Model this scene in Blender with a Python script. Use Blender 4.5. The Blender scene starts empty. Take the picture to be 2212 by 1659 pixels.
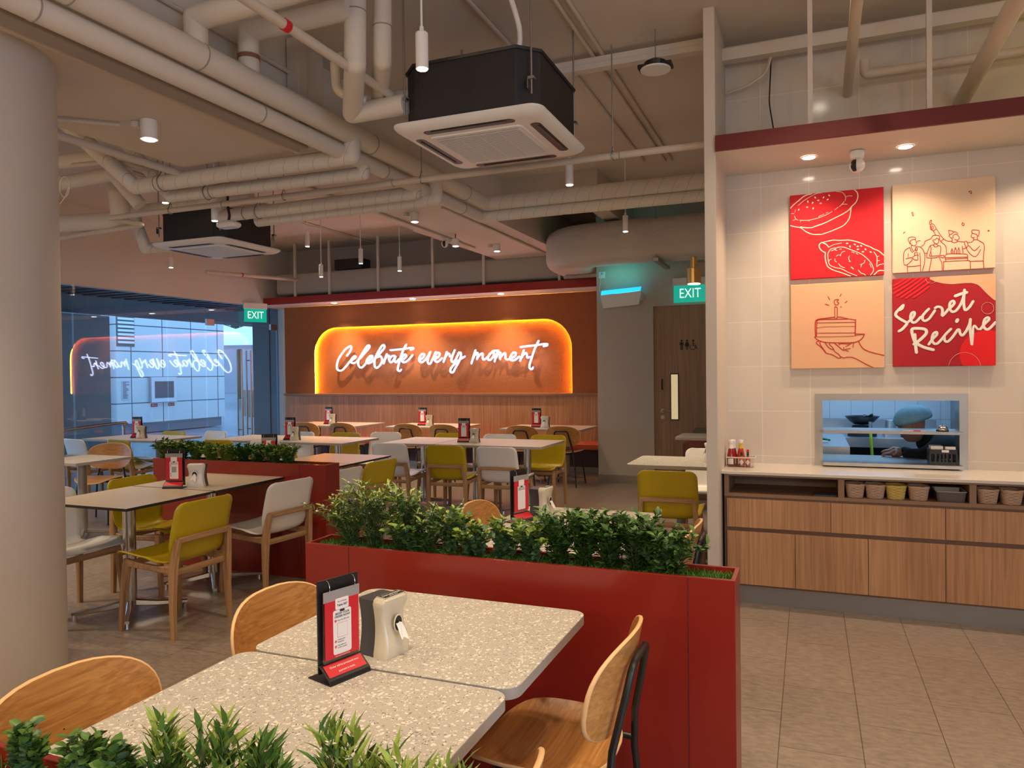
import bpy, math, random
import numpy as np
from mathutils import Vector, Matrix
R=math.radians
SC=bpy.context.scene; COL=SC.collection
# ------------------------------------------------------------ camera, world, exposure
cd=bpy.data.cameras.new('camera'); cam=bpy.data.objects.new('camera',cd); COL.objects.link(cam)
SC.camera=cam
cd.sensor_fit='HORIZONTAL'; cd.sensor_width=36; cd.lens=36*1600/2212; cd.clip_start=0.02; cd.clip_end=200
def cam_axes(yaw,pitch,roll):
    cy,sy=math.cos(yaw),math.sin(yaw); cp,sp=math.cos(pitch),math.sin(pitch)
    f=Vector((-sy*cp,cy*cp,sp)); r=Vector((cy,sy,0)); u=r.cross(f)
    cr,sr=math.cos(roll),math.sin(roll)
    return cr*r+sr*u, -sr*r+cr*u, f
r_,u_,f_=cam_axes(.381,-.0138,-.0123)
M=Matrix((r_,u_,-f_)).transposed().to_4x4(); M.translation=Vector((0,0,1.5)); cam.matrix_world=M
SC.view_settings.view_transform='Standard'; SC.view_settings.look='None'
SC.view_settings.exposure=0.80; SC.view_settings.gamma=1.0; SC.view_settings.use_curve_mapping=False
W=bpy.data.worlds.new('world'); SC.world=W; W.use_nodes=True
W.node_tree.nodes['Background'].inputs[0].default_value=(0.32,0.58,0.95,1)
W.node_tree.nodes['Background'].inputs[1].default_value=1.65
WARM=(1.0,0.77,0.51); NEUT=(1.0,0.86,0.70); COOL=(0.68,0.76,1.0)
def light(kind,loc,power,color=WARM,size=.05,spot=75,blend=.6,target=None,parent=None,sy=None):
    ld=bpy.data.lights.new('lamp_light',kind); ld.energy=power; ld.color=color
    if kind=='AREA':
        ld.size=size
        if sy: ld.shape='RECTANGLE'; ld.size_y=sy
    else: ld.shadow_soft_size=size
    if kind=='SPOT': ld.spot_size=R(spot); ld.spot_blend=blend
    o=bpy.data.objects.new('lamp_light',ld); COL.objects.link(o); o.location=loc
    d=Vector(target)-Vector(loc) if target else Vector((0,0,-1))
    o.rotation_euler=d.to_track_quat('-Z','Y').to_euler()
    if parent: o.parent=parent
    return o
# general ambient: added fill points, and rows of ceiling lamps in the part of the restaurant behind the viewer
for (x,y) in ((-3.4,-1.6),(-1.0,-1.6),(1.4,-1.4),(-6.4,-.6),(-6.3,2.3),(1.9,1.2)):
    light('SPOT',(x,y,3.0),135,WARM,.12,125,.8)
for (x,y) in ((-1.6,-2.6),(-4.9,-2.4),(1.6,-2.2)):  # unseen points added as soft fill for the ceiling and front faces
    light('POINT',(x,y,2.3),40,WARM,.14)
# cool fill light added outside an invented side window, standing in for daylight
light('AREA',(4.2,-1.6,1.7),52,COOL,3.4,target=(0,-1.6,1.7),sy=2.2)
# ------------------------------------------------------------ materials
MAT={}
def nm(name):
    m=bpy.data.materials.new(name); m.use_nodes=True; nt=m.node_tree
    return m,nt,nt.nodes,nt.links,nt.nodes['Principled BSDF']
def mat(name,c,rough=.5,metal=0,emit=None,es=0,bump=0,bs=40,var=0,vs=6,alpha=1,coat=0,trans=0):
    if name in MAT: return MAT[name]
    m,nt,N,L,P=nm(name)
    P.inputs['Base Color'].default_value=(*c,1); P.inputs['Roughness'].default_value=rough; P.inputs['Metallic'].default_value=metal
    if emit: P.inputs['Emission Color'].default_value=(*emit,1); P.inputs['Emission Strength'].default_value=es
    if alpha<1: P.inputs['Alpha'].default_value=alpha
    if coat: P.inputs['Coat Weight'].default_value=coat
    if trans: P.inputs['Transmission Weight'].default_value=trans
    if bump or var: tc=N.new('ShaderNodeTexCoord')
    if bump:
        n=N.new('ShaderNodeTexNoise'); n.inputs['Scale'].default_value=bs; n.inputs['Detail'].default_value=4
        b=N.new('ShaderNodeBump'); b.inputs['Strength'].default_value=bump; b.inputs['Distance'].default_value=.01
        L.new(tc.outputs['Object'],n.inputs['Vector']); L.new(n.outputs['Fac'],b.inputs['Height']); L.new(b.outputs[0],P.inputs['Normal'])
    if var:
        n=N.new('ShaderNodeTexNoise'); n.inputs['Scale'].default_value=vs; n.inputs['Detail'].default_value=5
        mx=N.new('ShaderNodeMix'); mx.data_type='RGBA'
        mx.inputs[6].default_value=(*[v*(1-var) for v in c],1); mx.inputs[7].default_value=(*[min(1,v*(1+var)) for v in c],1)
        L.new(tc.outputs['Object'],n.inputs['Vector']); L.new(n.outputs['Fac'],mx.inputs[0]); L.new(mx.outputs[2],P.inputs['Base Color'])
    MAT[name]=m; return m
def mapping(N,L,sc=(1,1,1),rot=(0,0,0),loc=(0,0,0)):
    tc=N.new('ShaderNodeTexCoord'); mp=N.new('ShaderNodeMapping')
    mp.inputs['Scale'].default_value=sc; mp.inputs['Rotation'].default_value=rot; mp.inputs['Location'].default_value=loc
    L.new(tc.outputs['Object'],mp.inputs['Vector']); return mp.outputs[0]
def ramp(N,L,src,stops):
    r=N.new('ShaderNodeValToRGB'); e=r.color_ramp.elements
    while len(e)<len(stops): e.new(.5)
    for el,(p,c) in zip(e,stops): el.position=p; el.color=(*c,1)
    L.new(src,r.inputs[0]); return r.outputs[0]
def wood(name,c0,c1,axis='z',rough=.4,scale=1.0,coat=0):
    # straight grain: noise stretched along one axis
    m,nt,N,L,P=nm(name)
    s={'x':(1.6,60,60),'y':(60,1.6,60),'z':(60,60,1.6)}[axis]
    v=mapping(N,L,tuple(k*scale for k in s))
    n=N.new('ShaderNodeTexNoise'); n.inputs['Scale'].default_value=1; n.inputs['Detail'].default_value=6; n.inputs['Distortion'].default_value=.6
    L.new(v,n.inputs['Vector'])
    s2={'x':(.5,5,5),'y':(5,.5,5),'z':(5,5,.5)}[axis]
    v2=mapping(N,L,tuple(k*scale for k in s2),loc=(3,1,2))
    n2=N.new('ShaderNodeTexNoise'); n2.inputs['Scale'].default_value=1; n2.inputs['Detail'].default_value=2
    L.new(v2,n2.inputs['Vector'])
    a=N.new('ShaderNodeMath'); a.operation='MULTIPLY_ADD'; a.inputs[1].default_value=.68; L.new(n.outputs['Fac'],a.inputs[0])
    b=N.new('ShaderNodeMath'); b.operation='MULTIPLY'; b.inputs[1].default_value=.32; L.new(n2.outputs['Fac'],b.inputs[0]); L.new(b.outputs[0],a.inputs[2])
    mid=tuple((p+q)/2 for p,q in zip(c0,c1))
    col=ramp(N,L,a.outputs[0],[(.38,c0),(.5,mid),(.62,c1)])
    L.new(col,P.inputs['Base Color']); P.inputs['Roughness'].default_value=rough
    if coat: P.inputs['Coat Weight'].default_value=coat; P.inputs['Coat Roughness'].default_value=.2
    MAT[name]=m; return m
def tilemat(name,c,grout,w,h,plane='xz',off=(0,0),rough=.15,line=.004,stag=False,var=.04,bump=.0,noise=0,c2=None):
    # rectangular tiles w x h in a plane, thin grout lines
    m,nt,N,L,P=nm(name)
    tc=N.new('ShaderNodeTexCoord'); sp=N.new('ShaderNodeSeparateXYZ'); L.new(tc.outputs['Object'],sp.inputs[0])
    cb=N.new('ShaderNodeCombineXYZ')
    a,b=plane
    def sub(o,d):
        q=N.new('ShaderNodeMath'); q.operation='SUBTRACT'; q.inputs[1].default_value=d; L.new(o,q.inputs[0]); return q.outputs[0]
    L.new(sub(sp.outputs['xyz'.index(a)],off[0]),cb.inputs[0]); L.new(sub(sp.outputs['xyz'.index(b)],off[1]),cb.inputs[1])
    br=N.new('ShaderNodeTexBrick'); br.offset=.5 if stag else 0; br.squash=1
    br.inputs['Scale'].default_value=1; br.inputs['Mortar Size'].default_value=line/2; br.inputs['Mortar Smooth'].default_value=.1
    br.inputs['Brick Width'].default_value=w; br.inputs['Row Height'].default_value=h; br.inputs['Bias'].default_value=0
    br.inputs['Color1'].default_value=(*[v*(1-var) for v in c],1); br.inputs['Color2'].default_value=(*[min(1,v*(1+var)) for v in c],1); br.inputs['Mortar'].default_value=(*grout,1)
    L.new(cb.outputs[0],br.inputs['Vector']); out=br.outputs['Color']
    if noise:
        n=N.new('ShaderNodeTexNoise'); n.inputs['Scale'].default_value=noise; n.inputs['Detail'].default_value=8; n.inputs['Roughness'].default_value=.65
        mpv=mapping(N,L,(1,2.6,1)); L.new(mpv,n.inputs['Vector'])
        r=ramp(N,L,n.outputs['Fac'],[(.38,(.76,.76,.76)),(.62,(1.12,1.1,1.06))])
        mx=N.new('ShaderNodeMix'); mx.data_type='RGBA'; mx.blend_type='MULTIPLY'; mx.inputs[0].default_value=1
        L.new(out,mx.inputs[6]); L.new(r,mx.inputs[7]); out=mx.outputs[2]
    L.new(out,P.inputs['Base Color']); P.inputs['Roughness'].default_value=rough
    bp=N.new('ShaderNodeBump'); bp.inputs['Strength'].default_value=.25; bp.inputs['Distance'].default_value=.003; bp.invert=True
    L.new(br.outputs['Fac'],bp.inputs['Height']); L.new(bp.outputs[0],P.inputs['Normal'])
    MAT[name]=m; return m
def terrazzo(name,base,light_,dark,scale=48):
    m,nt,N,L,P=nm(name)
    tc=N.new('ShaderNodeTexCoord')
    nz=N.new('ShaderNodeTexNoise'); nz.inputs['Scale'].default_value=35; L.new(tc.outputs['Object'],nz.inputs['Vector'])
    mv=N.new('ShaderNodeVectorMath'); mv.operation='MULTIPLY_ADD'; mv.inputs[1].default_value=(.022,)*3
    L.new(nz.outputs['Color'],mv.inputs[0]); L.new(tc.outputs['Object'],mv.inputs[2])
    cur=None
    for i,(sc,colr,th,keep) in enumerate(((scale,light_,.36,.55),(scale*2.1,light_,.33,.35),(scale*2.0,dark,.30,.22),(scale*1.2,(base[0]*.72,base[1]*.7,base[2]*.68),.3,.15))):
        v=N.new('ShaderNodeTexVoronoi'); v.inputs['Scale'].default_value=sc
        ad=N.new('ShaderNodeVectorMath'); ad.operation='ADD'; ad.inputs[1].default_value=(i*1.37,i*.71,i*.37)
        L.new(mv.outputs[0],ad.inputs[0]); L.new(ad.outputs[0],v.inputs['Vector'])
        lt=N.new('ShaderNodeMath'); lt.operation='LESS_THAN'; lt.inputs[1].default_value=th; L.new(v.outputs['Distance'],lt.inputs[0])
        se=N.new('ShaderNodeSeparateColor'); L.new(v.outputs['Color'],se.inputs[0])
        k=N.new('ShaderNodeMath'); k.operation='LESS_THAN'; k.inputs[1].default_value=keep; L.new(se.outputs[0],k.inputs[0])
        mu=N.new('ShaderNodeMath'); mu.operation='MULTIPLY'; L.new(lt.outputs[0],mu.inputs[0]); L.new(k.outputs[0],mu.inputs[1])
        mx=N.new('ShaderNodeMix'); mx.data_type='RGBA'; L.new(mu.outputs[0],mx.inputs[0])
        if cur is None: mx.inputs[6].default_value=(*base,1)
        else: L.new(cur,mx.inputs[6])
        mx.inputs[7].default_value=(*colr,1); cur=mx.outputs[2]
    L.new(cur,P.inputs['Base Color']); P.inputs['Roughness'].default_value=.42
    MAT[name]=m; return m
def wrapmat(name,c,axis,pitch=.13):
    # painted insulation jacket with overlapping spiral seams
    m,nt,N,L,P=nm(name)
    tc=N.new('ShaderNodeTexCoord'); sp=N.new('ShaderNodeSeparateXYZ'); L.new(tc.outputs['Object'],sp.inputs[0])
    a=N.new('ShaderNodeMath'); a.operation='MULTIPLY_ADD'; a.inputs[1].default_value=-.55
    L.new(sp.outputs[2],a.inputs[0]); L.new(sp.outputs['xyz'.index(axis)],a.inputs[2])
    d=N.new('ShaderNodeMath'); d.operation='DIVIDE'; d.inputs[1].default_value=pitch; L.new(a.outputs[0],d.inputs[0])
    f=N.new('ShaderNodeMath'); f.operation='FRACT'; L.new(d.outputs[0],f.inputs[0])
    l=N.new('ShaderNodeMath'); l.operation='LESS_THAN'; l.inputs[1].default_value=.035; L.new(f.outputs[0],l.inputs[0])
    mx=N.new('ShaderNodeMix'); mx.data_type='RGBA'; mx.inputs[6].default_value=(*c,1); mx.inputs[7].default_value=(*[v*.62 for v in c],1)
    L.new(l.outputs[0],mx.inputs[0]); L.new(mx.outputs[2],P.inputs['Base Color']); P.inputs['Roughness'].default_value=.55
    b=N.new('ShaderNodeBump'); b.inputs['Strength'].default_value=.5; b.inputs['Distance'].default_value=.004; L.new(f.outputs[0],b.inputs['Height']); L.new(b.outputs[0],P.inputs['Normal'])
    MAT[name]=m; return m
def glassmat(name,tint,boost=1.0,ior=1.5,rough=0.0):
    m=bpy.data.materials.new(name); m.use_nodes=True; nt=m.node_tree; N=nt.nodes; L=nt.links
    for n in list(N):
        if n.type=='BSDF_PRINCIPLED': N.remove(n)
    out=[n for n in N if n.type=='OUTPUT_MATERIAL'][0]
    t=N.new('ShaderNodeBsdfTransparent'); t.inputs[0].default_value=(*tint,1)
    g=N.new('ShaderNodeBsdfGlossy'); g.inputs['Roughness'].default_value=rough; g.inputs[0].default_value=(1,1,1,1)
    fr=N.new('ShaderNodeFresnel'); ge=N.new('ShaderNodeNewGeometry'); mi=N.new('ShaderNodeMix'); mi.inputs[2].default_value=ior; mi.inputs[3].default_value=1/ior; L.new(ge.outputs['Backfacing'],mi.inputs[0]); L.new(mi.outputs[0],fr.inputs[0])
    mu=N.new('ShaderNodeMath'); mu.operation='MULTIPLY'; mu.use_clamp=True; mu.inputs[1].default_value=boost; L.new(fr.outputs[0],mu.inputs[0])
    mx=N.new('ShaderNodeMixShader'); L.new(mu.outputs[0],mx.inputs[0]); L.new(t.outputs[0],mx.inputs[1]); L.new(g.outputs[0],mx.inputs[2])
    L.new(mx.outputs[0],out.inputs[0]); MAT[name]=m; return m
# palette
CREAM=(.50,.43,.355); PAINT=mat('paint_taupe',(.55,.485,.415),.75,bump=.08,bs=30,var=.03,vs=3)
PAINTW=mat('paint_warm_white',(.66,.60,.53),.7,bump=.05,bs=40)
SLAB=mat('slab_paint',(.62,.55,.475),.8,bump=.12,bs=12,var=.05,vs=2)
GREYW=mat('wall_grey_paint',(.50,.46,.41),.75,bump=.05,bs=60,var=.02)
RUST=mat('rust_stucco',(.36,.110,.027),.78,bump=.55,bs=55,var=.12,vs=25)
REDM=mat('red_laminate',(.225,.014,.008),.30,var=.03,vs=3,coat=.15)
REDF=mat('red_fascia',(.13,.006,.006),.5)
WHITE=mat('white_plastic',(.80,.78,.74),.32); YEL=mat('yellow_plastic',(.50,.365,.006),.3)
WHITEM=mat('white_metal',(.82,.80,.77),.4); BLACK=mat('black_metal',(.012,.012,.013),.35)
BLACKM=mat('black_insulation',(.018,.017,.020),.55,bump=.2,bs=60)
CHROME=mat('chrome',(.62,.62,.63),.16,1); STEEL=mat('brushed_steel',(.40,.385,.36),.36,1,bump=.03,bs=200)
GREYM=mat('grey_metal',(.30,.29,.28),.4,.3); BRASS=mat('brass',(.72,.46,.16),.25,1)
ASH=wood('ash_wood',(.30,.165,.078),(.52,.31,.155),'z',.45)
ASHX=wood('ash_wood_cross',(.30,.165,.078),(.52,.31,.155),'x',.45)
PLY=wood('oak_plywood',(.40,.175,.045),(.62,.31,.095),'x',.33,1.6,coat=.25)
PLYE=mat('plywood_edge',(.78,.50,.24),.4)
LAMV=wood('wood_laminate_vertical',(.38,.19,.085),(.57,.32,.155),'z',.42,1.1)
LAMD=wood('door_laminate',(.27,.165,.095),(.38,.245,.15),'z',.45,.9)
LAMC=mat('cabinet_carcass',(.30,.175,.10),.5)
TERR=terrazzo('terrazzo_laminate',(.48,.45,.40),(.76,.72,.64),(.13,.115,.105),76)
TEDGE=mat('terrazzo_edge_grey',(.36,.33,.30),.5,var=.1,vs=60)
CREAMT=mat('cream_laminate',(.62,.53,.41),.35,var=.03,vs=90); DARKE=mat('dark_edge',(.02,.02,.022),.4)
FLOOR=tilemat('floor_tiles',(.285,.23,.19),(.10,.08,.065),.62,.31,'yx',(.33,-.12),.30,.004,True,.05,noise=17)
TILEW=tilemat('wall_tiles_cream',(.66,.60,.53),(.80,.76,.70),.31,.31,'xz',(.01,.91),.12,.004,False,.02)
KTILE=tilemat('kitchen_tiles',(.72,.76,.80),(.35,.38,.40),.2,.2,'xz',(0,0),.2,.004)
WRAPX=wrapmat('pipe_jacket_across',(.68,.63,.555),'x'); WRAPY=mat('pipe_jacket_along',(.68,.61,.525),.55,bump=.06,bs=14)
WRAPP=mat('pipe_jacket_plain',(.67,.615,.535),.55,bump=.08,bs=18)
COND=mat('conduit_paint',(.60,.52,.43),.5); LENS=mat('lamp_lens',(1,1,1),.3,emit=(1,.86,.68),es=14)
LINENR=mat('canvas_red',(.60,.004,.014),.75,bump=.15,bs=400); LINENP=mat('canvas_peach',(.80,.46,.27),.8,bump=.15,bs=400)
LINENC=mat('canvas_cream',(.80,.60,.42),.8,bump=.15,bs=400); LINEND=mat('canvas_crimson',(.42,.006,.018),.75,bump=.15,bs=400)
INKC=mat('ink_cream',(.88,.74,.60),.7); INKR=mat('ink_red',(.50,.008,.012),.7); INKB=mat('ink_bright_red',(.80,.004,.02),.7)
INKW=mat('ink_white',(.85,.82,.78),.6); INKK=mat('ink_black',(.02,.02,.02),.6)
GLASS=glassmat('clear_glass',(.90,.95,.97),1.0); PGLASS=glassmat('clear_plastic',(.93,.93,.93),1.5,1.4,.08)
LEAF=[mat('leaf_dark',(.040,.105,.020),.40,var=.35,vs=60),mat('leaf_mid',(.090,.19,.034),.40,var=.35,vs=60),mat('leaf_light',(.26,.36,.055),.42,var=.3,vs=60),mat('leaf_bluegreen',(.075,.155,.070),.45,var=.3,vs=60)]
STEM=mat('plant_stem',(.07,.06,.02),.6); PETAL=mat('petal_white',(.80,.78,.66),.6)
TURF=mat('artificial_grass',(.055,.19,.018),.5,var=.4,vs=120); TURF2=mat('artificial_grass_light',(.11,.24,.03),.5)
# ------------------------------------------------------------ mesh building
class MB:
    def __init__(s): s.v=[]; s.f=[]; s.m=[]; s.cm=0
    def quadgrid(s,P,cu=False,cv=False):
        nu=len(P); nv=len(P[0]); b=len(s.v)
        for row in P: s.v+= [tuple(p) for p in row]
        for i in range(nu if cu else nu-1):
            for j in range(nv if cv else nv-1):
                i2=(i+1)%nu; j2=(j+1)%nv
                s.f.append((b+i*nv+j,b+i2*nv+j,b+i2*nv+j2,b+i*nv+j2)); s.m.append(s.cm)
        return s
    def poly(s,pts):
        b=len(s.v); s.v+=[tuple(p) for p in pts]; s.f.append(tuple(range(b,b+len(pts)))); s.m.append(s.cm); return s
    def box(s,a,b):
        (x0,y0,z0),(x1,y1,z1)=a,b
        x0,x1=min(x0,x1),max(x0,x1); y0,y1=min(y0,y1),max(y0,y1); z0,z1=min(z0,z1),max(z0,z1)
        k=len(s.v); s.v+=[(x0,y0,z0),(x1,y0,z0),(x1,y1,z0),(x0,y1,z0),(x0,y0,z1),(x1,y0,z1),(x1,y1,z1),(x0,y1,z1)]
        for q in ((0,3,2,1),(4,5,6,7),(0,1,5,4),(1,2,6,5),(2,3,7,6),(3,0,4,7)): s.f.append(tuple(k+i for i in q)); s.m.append(s.cm)
        return s
    def cbox(s,c,sz): return s.box([c[i]-sz[i]/2 for i in range(3)],[c[i]+sz[i]/2 for i in range(3)])
    def prism(s,pts,axis,a,b,cap=True):
        # 2D outline extruded along an axis
        def P(p,h): return {'x':(h,p[0],p[1]),'y':(p[0],h,p[1]),'z':(p[0],p[1],h)}[axis]
        n=len(pts); k=len(s.v); s.v+=[P(p,a) for p in pts]+[P(p,b) for p in pts]
        for i in range(n): s.f.append((k+i,k+(i+1)%n,k+n+(i+1)%n,k+n+i)); s.m.append(s.cm)
        if cap: s.f.append(tuple(k+i for i in range(n))[::-1]); s.m.append(s.cm); s.f.append(tuple(k+n+i for i in range(n))); s.m.append(s.cm)
        return s
    def tube(s,path,r,n=12,cap=True,closed=False,sq=None):
        P=[Vector(p) for p in path]; m=len(P)
        T=[]
        for i in range(m):
            if closed: t=P[(i+1)%m]-P[i-1]
            else: t=P[min(i+1,m-1)]-P[max(i-1,0)]
            T.append(t.normalized())
        up=Vector((0,0,1)) if abs(T[0].z)<.9 else Vector((0,1,0))
        nrm=(up-T[0]*up.dot(T[0])).normalized(); rows=[]
        for i in range(m):
            nrm=(nrm-T[i]*nrm.dot(T[i])); nrm=nrm.normalized() if nrm.length>1e-6 else Vector((1,0,0)); bn=T[i].cross(nrm)
            rr=r[i] if isinstance(r,(list,tuple)) else r
            if sq:
                a,b=sq[i] if isinstance(sq,list) else sq
                row=[P[i]+nrm*(a*cx)+bn*(b*cy) for cx,cy in ((-1,-.7),(-.7,-1),(.7,-1),(1,-.7),(1,.7),(.7,1),(-.7,1),(-1,.7))]
            else: row=[P[i]+nrm*(rr*math.cos(2*math.pi*k/n))+bn*(rr*math.sin(2*math.pi*k/n)) for k in range(n)]
            rows.append(row)
        s.quadgrid(rows,cu=closed,cv=True)
        if cap and not closed: s.poly(rows[0][::-1]); s.poly(rows[-1])
        return s
    def cyl(s,p0,p1,r0,r1=None,n=20): return s.tube([p0,p1],[r0,r0 if r1 is None else r1],n)
    def lathe(s,prof,c=(0,0,0),n=24,cap=True):
        rows=[[(c[0]+r*math.cos(2*math.pi*k/n),c[1]+r*math.sin(2*math.pi*k/n),c[2]+z) for k in range(n)] for r,z in prof]
        s.quadgrid(rows,cv=True)
        if cap: s.poly(rows[0][::-1]); s.poly(rows[-1])
        return s
    def loft(s,loops,cap=True):
        s.quadgrid(loops,cv=True)
        if cap: s.poly(loops[0][::-1]); s.poly(loops[-1])
        return s
    def build(s,name,m,parent=None,smooth=False,bev=0,seg=2,sol=0,sub=0,kind=None,ang=40):
        me=bpy.data.meshes.new(name); me.from_pydata(s.v,[],s.f)
        for q in (m if isinstance(m,(list,tuple)) else [m]): me.materials.append(q)
        if any(s.m): me.polygons.foreach_set('material_index',s.m)
        me.validate(); me.update()
        import bmesh
        b=bmesh.new(); b.from_mesh(me); bmesh.ops.recalc_face_normals(b,faces=b.faces); b.to_mesh(me); b.free()
        if smooth:
            me.polygons.foreach_set('use_smooth',[True]*len(me.polygons))
            if smooth!='all':
                try: me.set_sharp_from_angle(angle=R(ang))
                except Exception: pass
        o=bpy.data.objects.new(name,me); COL.objects.link(o)
        if sol: q=o.modifiers.new('s','SOLIDIFY'); q.thickness=sol; q.offset=0
        if bev: q=o.modifiers.new('b','BEVEL'); q.width=bev; q.segments=seg; q.limit_method='ANGLE'; q.angle_limit=R(40)
        if sub: q=o.modifiers.new('u','SUBSURF'); q.levels=sub; q.render_levels=sub
        if parent: o.parent=parent
        if kind: o['kind']=kind
        return o
def struct(name,mb,m,**k):
    o=mb.build(name,m,**k); 
    if not o.parent: o['kind']='structure'
    return o
def thing(name,label,cat,loc=(0,0,0),rz=0,group=None):
    o=bpy.data.objects.new(name,None); COL.objects.link(o); o.location=loc; o.rotation_euler=(0,0,rz); o.empty_display_size=.1
    o['label']=label; o['category']=cat
    if group: o['group']=group
    return o
def tag(o,label,cat,group=None,kind=None):
    o['label']=label; o['category']=cat
    if group: o['group']=group
    if kind: o['kind']=kind
    return o
def dup(root,loc,rz,label,group=None,name=None):
    r=root.copy(); COL.objects.link(r); r.location=loc; r.rotation_euler=(0,0,rz); r['label']=label
    if group: r['group']=group
    for ch in list(root.children):
        if ch.type=='LIGHT': 
            c=ch.copy(); COL.objects.link(c); c.parent=r; continue
        c=ch.copy(); COL.objects.link(c); c.parent=r
        for g in ch.children:
            d=g.copy(); COL.objects.link(d); d.parent=c
    return r
def rrect(w,h,r,n=5,cx=0,cy=0):
    pts=[]
    for (sx,sy,a0) in ((1,1,0),(-1,1,90),(-1,-1,180),(1,-1,270)):
        for k in range(n+1):
            a=R(a0+90*k/n); pts.append((cx+sx*(w/2-r)+r*math.cos(a),cy+sy*(h/2-r)+r*math.sin(a)))
    return pts
def text(s,size,m,parent,loc,rot=(R(90),0,0),ext=.0006,align='CENTER',name='lettering',sx=1,shear=0,bold=0):
    c=bpy.data.curves.new('t','FONT'); c.body=s; c.size=size; c.extrude=ext; c.align_x=align; c.align_y='CENTER'; c.shear=shear; c.offset=bold; c.resolution_u=3
    t=bpy.data.objects.new('t',c); COL.objects.link(t); bpy.context.view_layer.update()
    me=bpy.data.meshes.new_from_object(t.evaluated_get(bpy.context.evaluated_depsgraph_get())); bpy.data.objects.remove(t); 
    me.materials.clear(); me.materials.append(m); me.name=name
    o=bpy.data.objects.new(name,me); COL.objects.link(o); o.location=loc; o.rotation_euler=rot; o.scale=(sx,1,1)
    if parent: o.parent=parent
    return o
def crom(pts,k=6,closed=False):
    P=[Vector(p) for p in pts]; out=[]; n=len(P)
    for i in range(n if closed else n-1):
        g=lambda j: P[j%n] if closed else P[max(0,min(n-1,j))]
        p0,p1,p2,p3=g(i-1),g(i),g(i+1),g(i+2)
        for t in range(k):
            u=t/k; out.append(.5*((2*p1)+(p2-p0)*u+(2*p0-5*p1+4*p2-p3)*u*u+(3*p1-p0-3*p2+p3)*u**3))
    if not closed: out.append(P[-1])
    return out
def homog(src,dst):
    A=[];B=[]
    for (x,y),(u,v) in zip(src,dst):
        A.append([x,y,1,0,0,0,-u*x,-u*y]); B.append(u); A.append([0,0,0,x,y,1,-v*x,-v*y]); B.append(v)
    h=np.linalg.solve(np.array(A,float),np.array(B,float))
    return lambda p:((h[0]*p[0]+h[1]*p[1]+h[2])/(h[6]*p[0]+h[7]*p[1]+1),(h[3]*p[0]+h[4]*p[1]+h[5])/(h[6]*p[0]+h[7]*p[1]+1))
def ribbon(mb,pts,w,y,k=4,clip=None,h=.0009):
    # brush stroke of printed ink in the xz plane at depth y: a very low rounded bead
    P=[Vector((p[0],p[1],0)) for p in pts]
    if len(P)>2: P=crom(P,k)
    Q=[P[0]]
    for p in P[1:]:
        if (p-Q[-1]).length>w*.12: Q.append(p)
    if len(Q)<2: return
    d0=(Q[0]-Q[1]).normalized(); d1=(Q[-1]-Q[-2]).normalized()
    Q=[Q[0]+d0*w*.42,Q[0]+d0*w*.25]+Q+[Q[-1]+d1*w*.25,Q[-1]+d1*w*.42]; sz=[.25,.7]+[1]*(len(Q)-4)+[.7,.25]
    rows=[]
    for i,a in enumerate(Q):
        t=(Q[min(i+1,len(Q)-1)]-Q[max(i-1,0)]).normalized(); n=Vector((-t.y,t.x,0)); row=[]
        for f,g in ((-.5,0),(-.33,.8),(0,1),(.33,.8),(.5,0)):
            c=a+n*(w*f*sz[i]); 
            if clip: c=Vector((min(max(c.x,clip[0]),clip[2]),min(max(c.y,clip[1]),clip[3]),0))
            row.append((c.x,y-h*g,c.y))
        rows.append(row)
    mb.quadgrid(rows)
# ------------------------------------------------------------ room shell
GX=-8.8; YB=11.0; ZC=3.77
struct('floor',MB().box((-8.95,-4.3,-.1),(3.7,11.2,0)),FLOOR)
struct('ceiling',MB().box((-8.95,-4.3,ZC),(3.7,11.2,ZC+.12)),SLAB)
m=MB().box((GX-.14,-4.3,2.72),(GX,11.2,ZC)).box((GX-.14,-4.3,0),(GX,3.4,2.72)).box((GX-.14,10.93,0),(GX,11.2,2.72))
struct('wall_left',m,PAINTW)
struct('wall_back',MB().box((GX,11.06,0),(-2.5,11.2,ZC)),GREYW)
# rust wall lining with an arched niche
AX0,AX1,AZ0,AZ1,AR=-8.16,-3.38,1.19,2.35,.46
arch=[(AX0,AZ0),(AX0,AZ1-AR)]+[(AX0+AR-AR*math.cos(t*math.pi/20),AZ1-AR+AR*math.sin(t*math.pi/20)) for t in range(1,11)]+[(AX1-AR+AR*math.sin(t*math.pi/20),AZ1-AR+AR*math.cos(t*math.pi/20)) for t in range(0,10)]+[(AX1,AZ1-AR),(AX1,AZ0)]
struct('wall_back_niche_panel',MB().box((GX,11.0,1.17),(-2.55,11.055,2.74)),RUST)
m=MB()
top=2.74; ox0,ox1=GX,-2.55
def outer(p):
    x,z=p
    return (x,top)
mid=[p for p in arch]
# front face quads: left column, right column, fan above the arch
yf=10.935
def wallquad(a,b,c,d): m.poly([(a[0],yf,a[1]),(b[0],yf,b[1]),(c[0],yf,c[1]),(d[0],yf,d[1])])
wallquad((ox0,AZ0),(AX0,AZ0),(AX0,top),(ox0,top)); wallquad((AX1,AZ0),(ox1,AZ0),(ox1,top),(AX1,top))
for a,b in zip(arch[1:-1],arch[2:-1]): wallquad(a,b,(b[0],top),(a[0],top))
for a,b in zip(arch[:-1],arch[1:]): m.poly([(a[0],yf,a[1]),(b[0],yf,b[1]),(b[0],yf+.008,b[1]),(a[0],yf+.008,a[1])])
m.poly([(ox0,yf,AZ0),(ox0,11,AZ0),(AX0,11,AZ0),(AX0,yf,AZ0)])
lin=struct('wall_back_lining',m,RUST)
strip=thing('led_strip','glowing amber strip light around the rim of the arched rust wall niche','strip light',(0,0,0))
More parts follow.
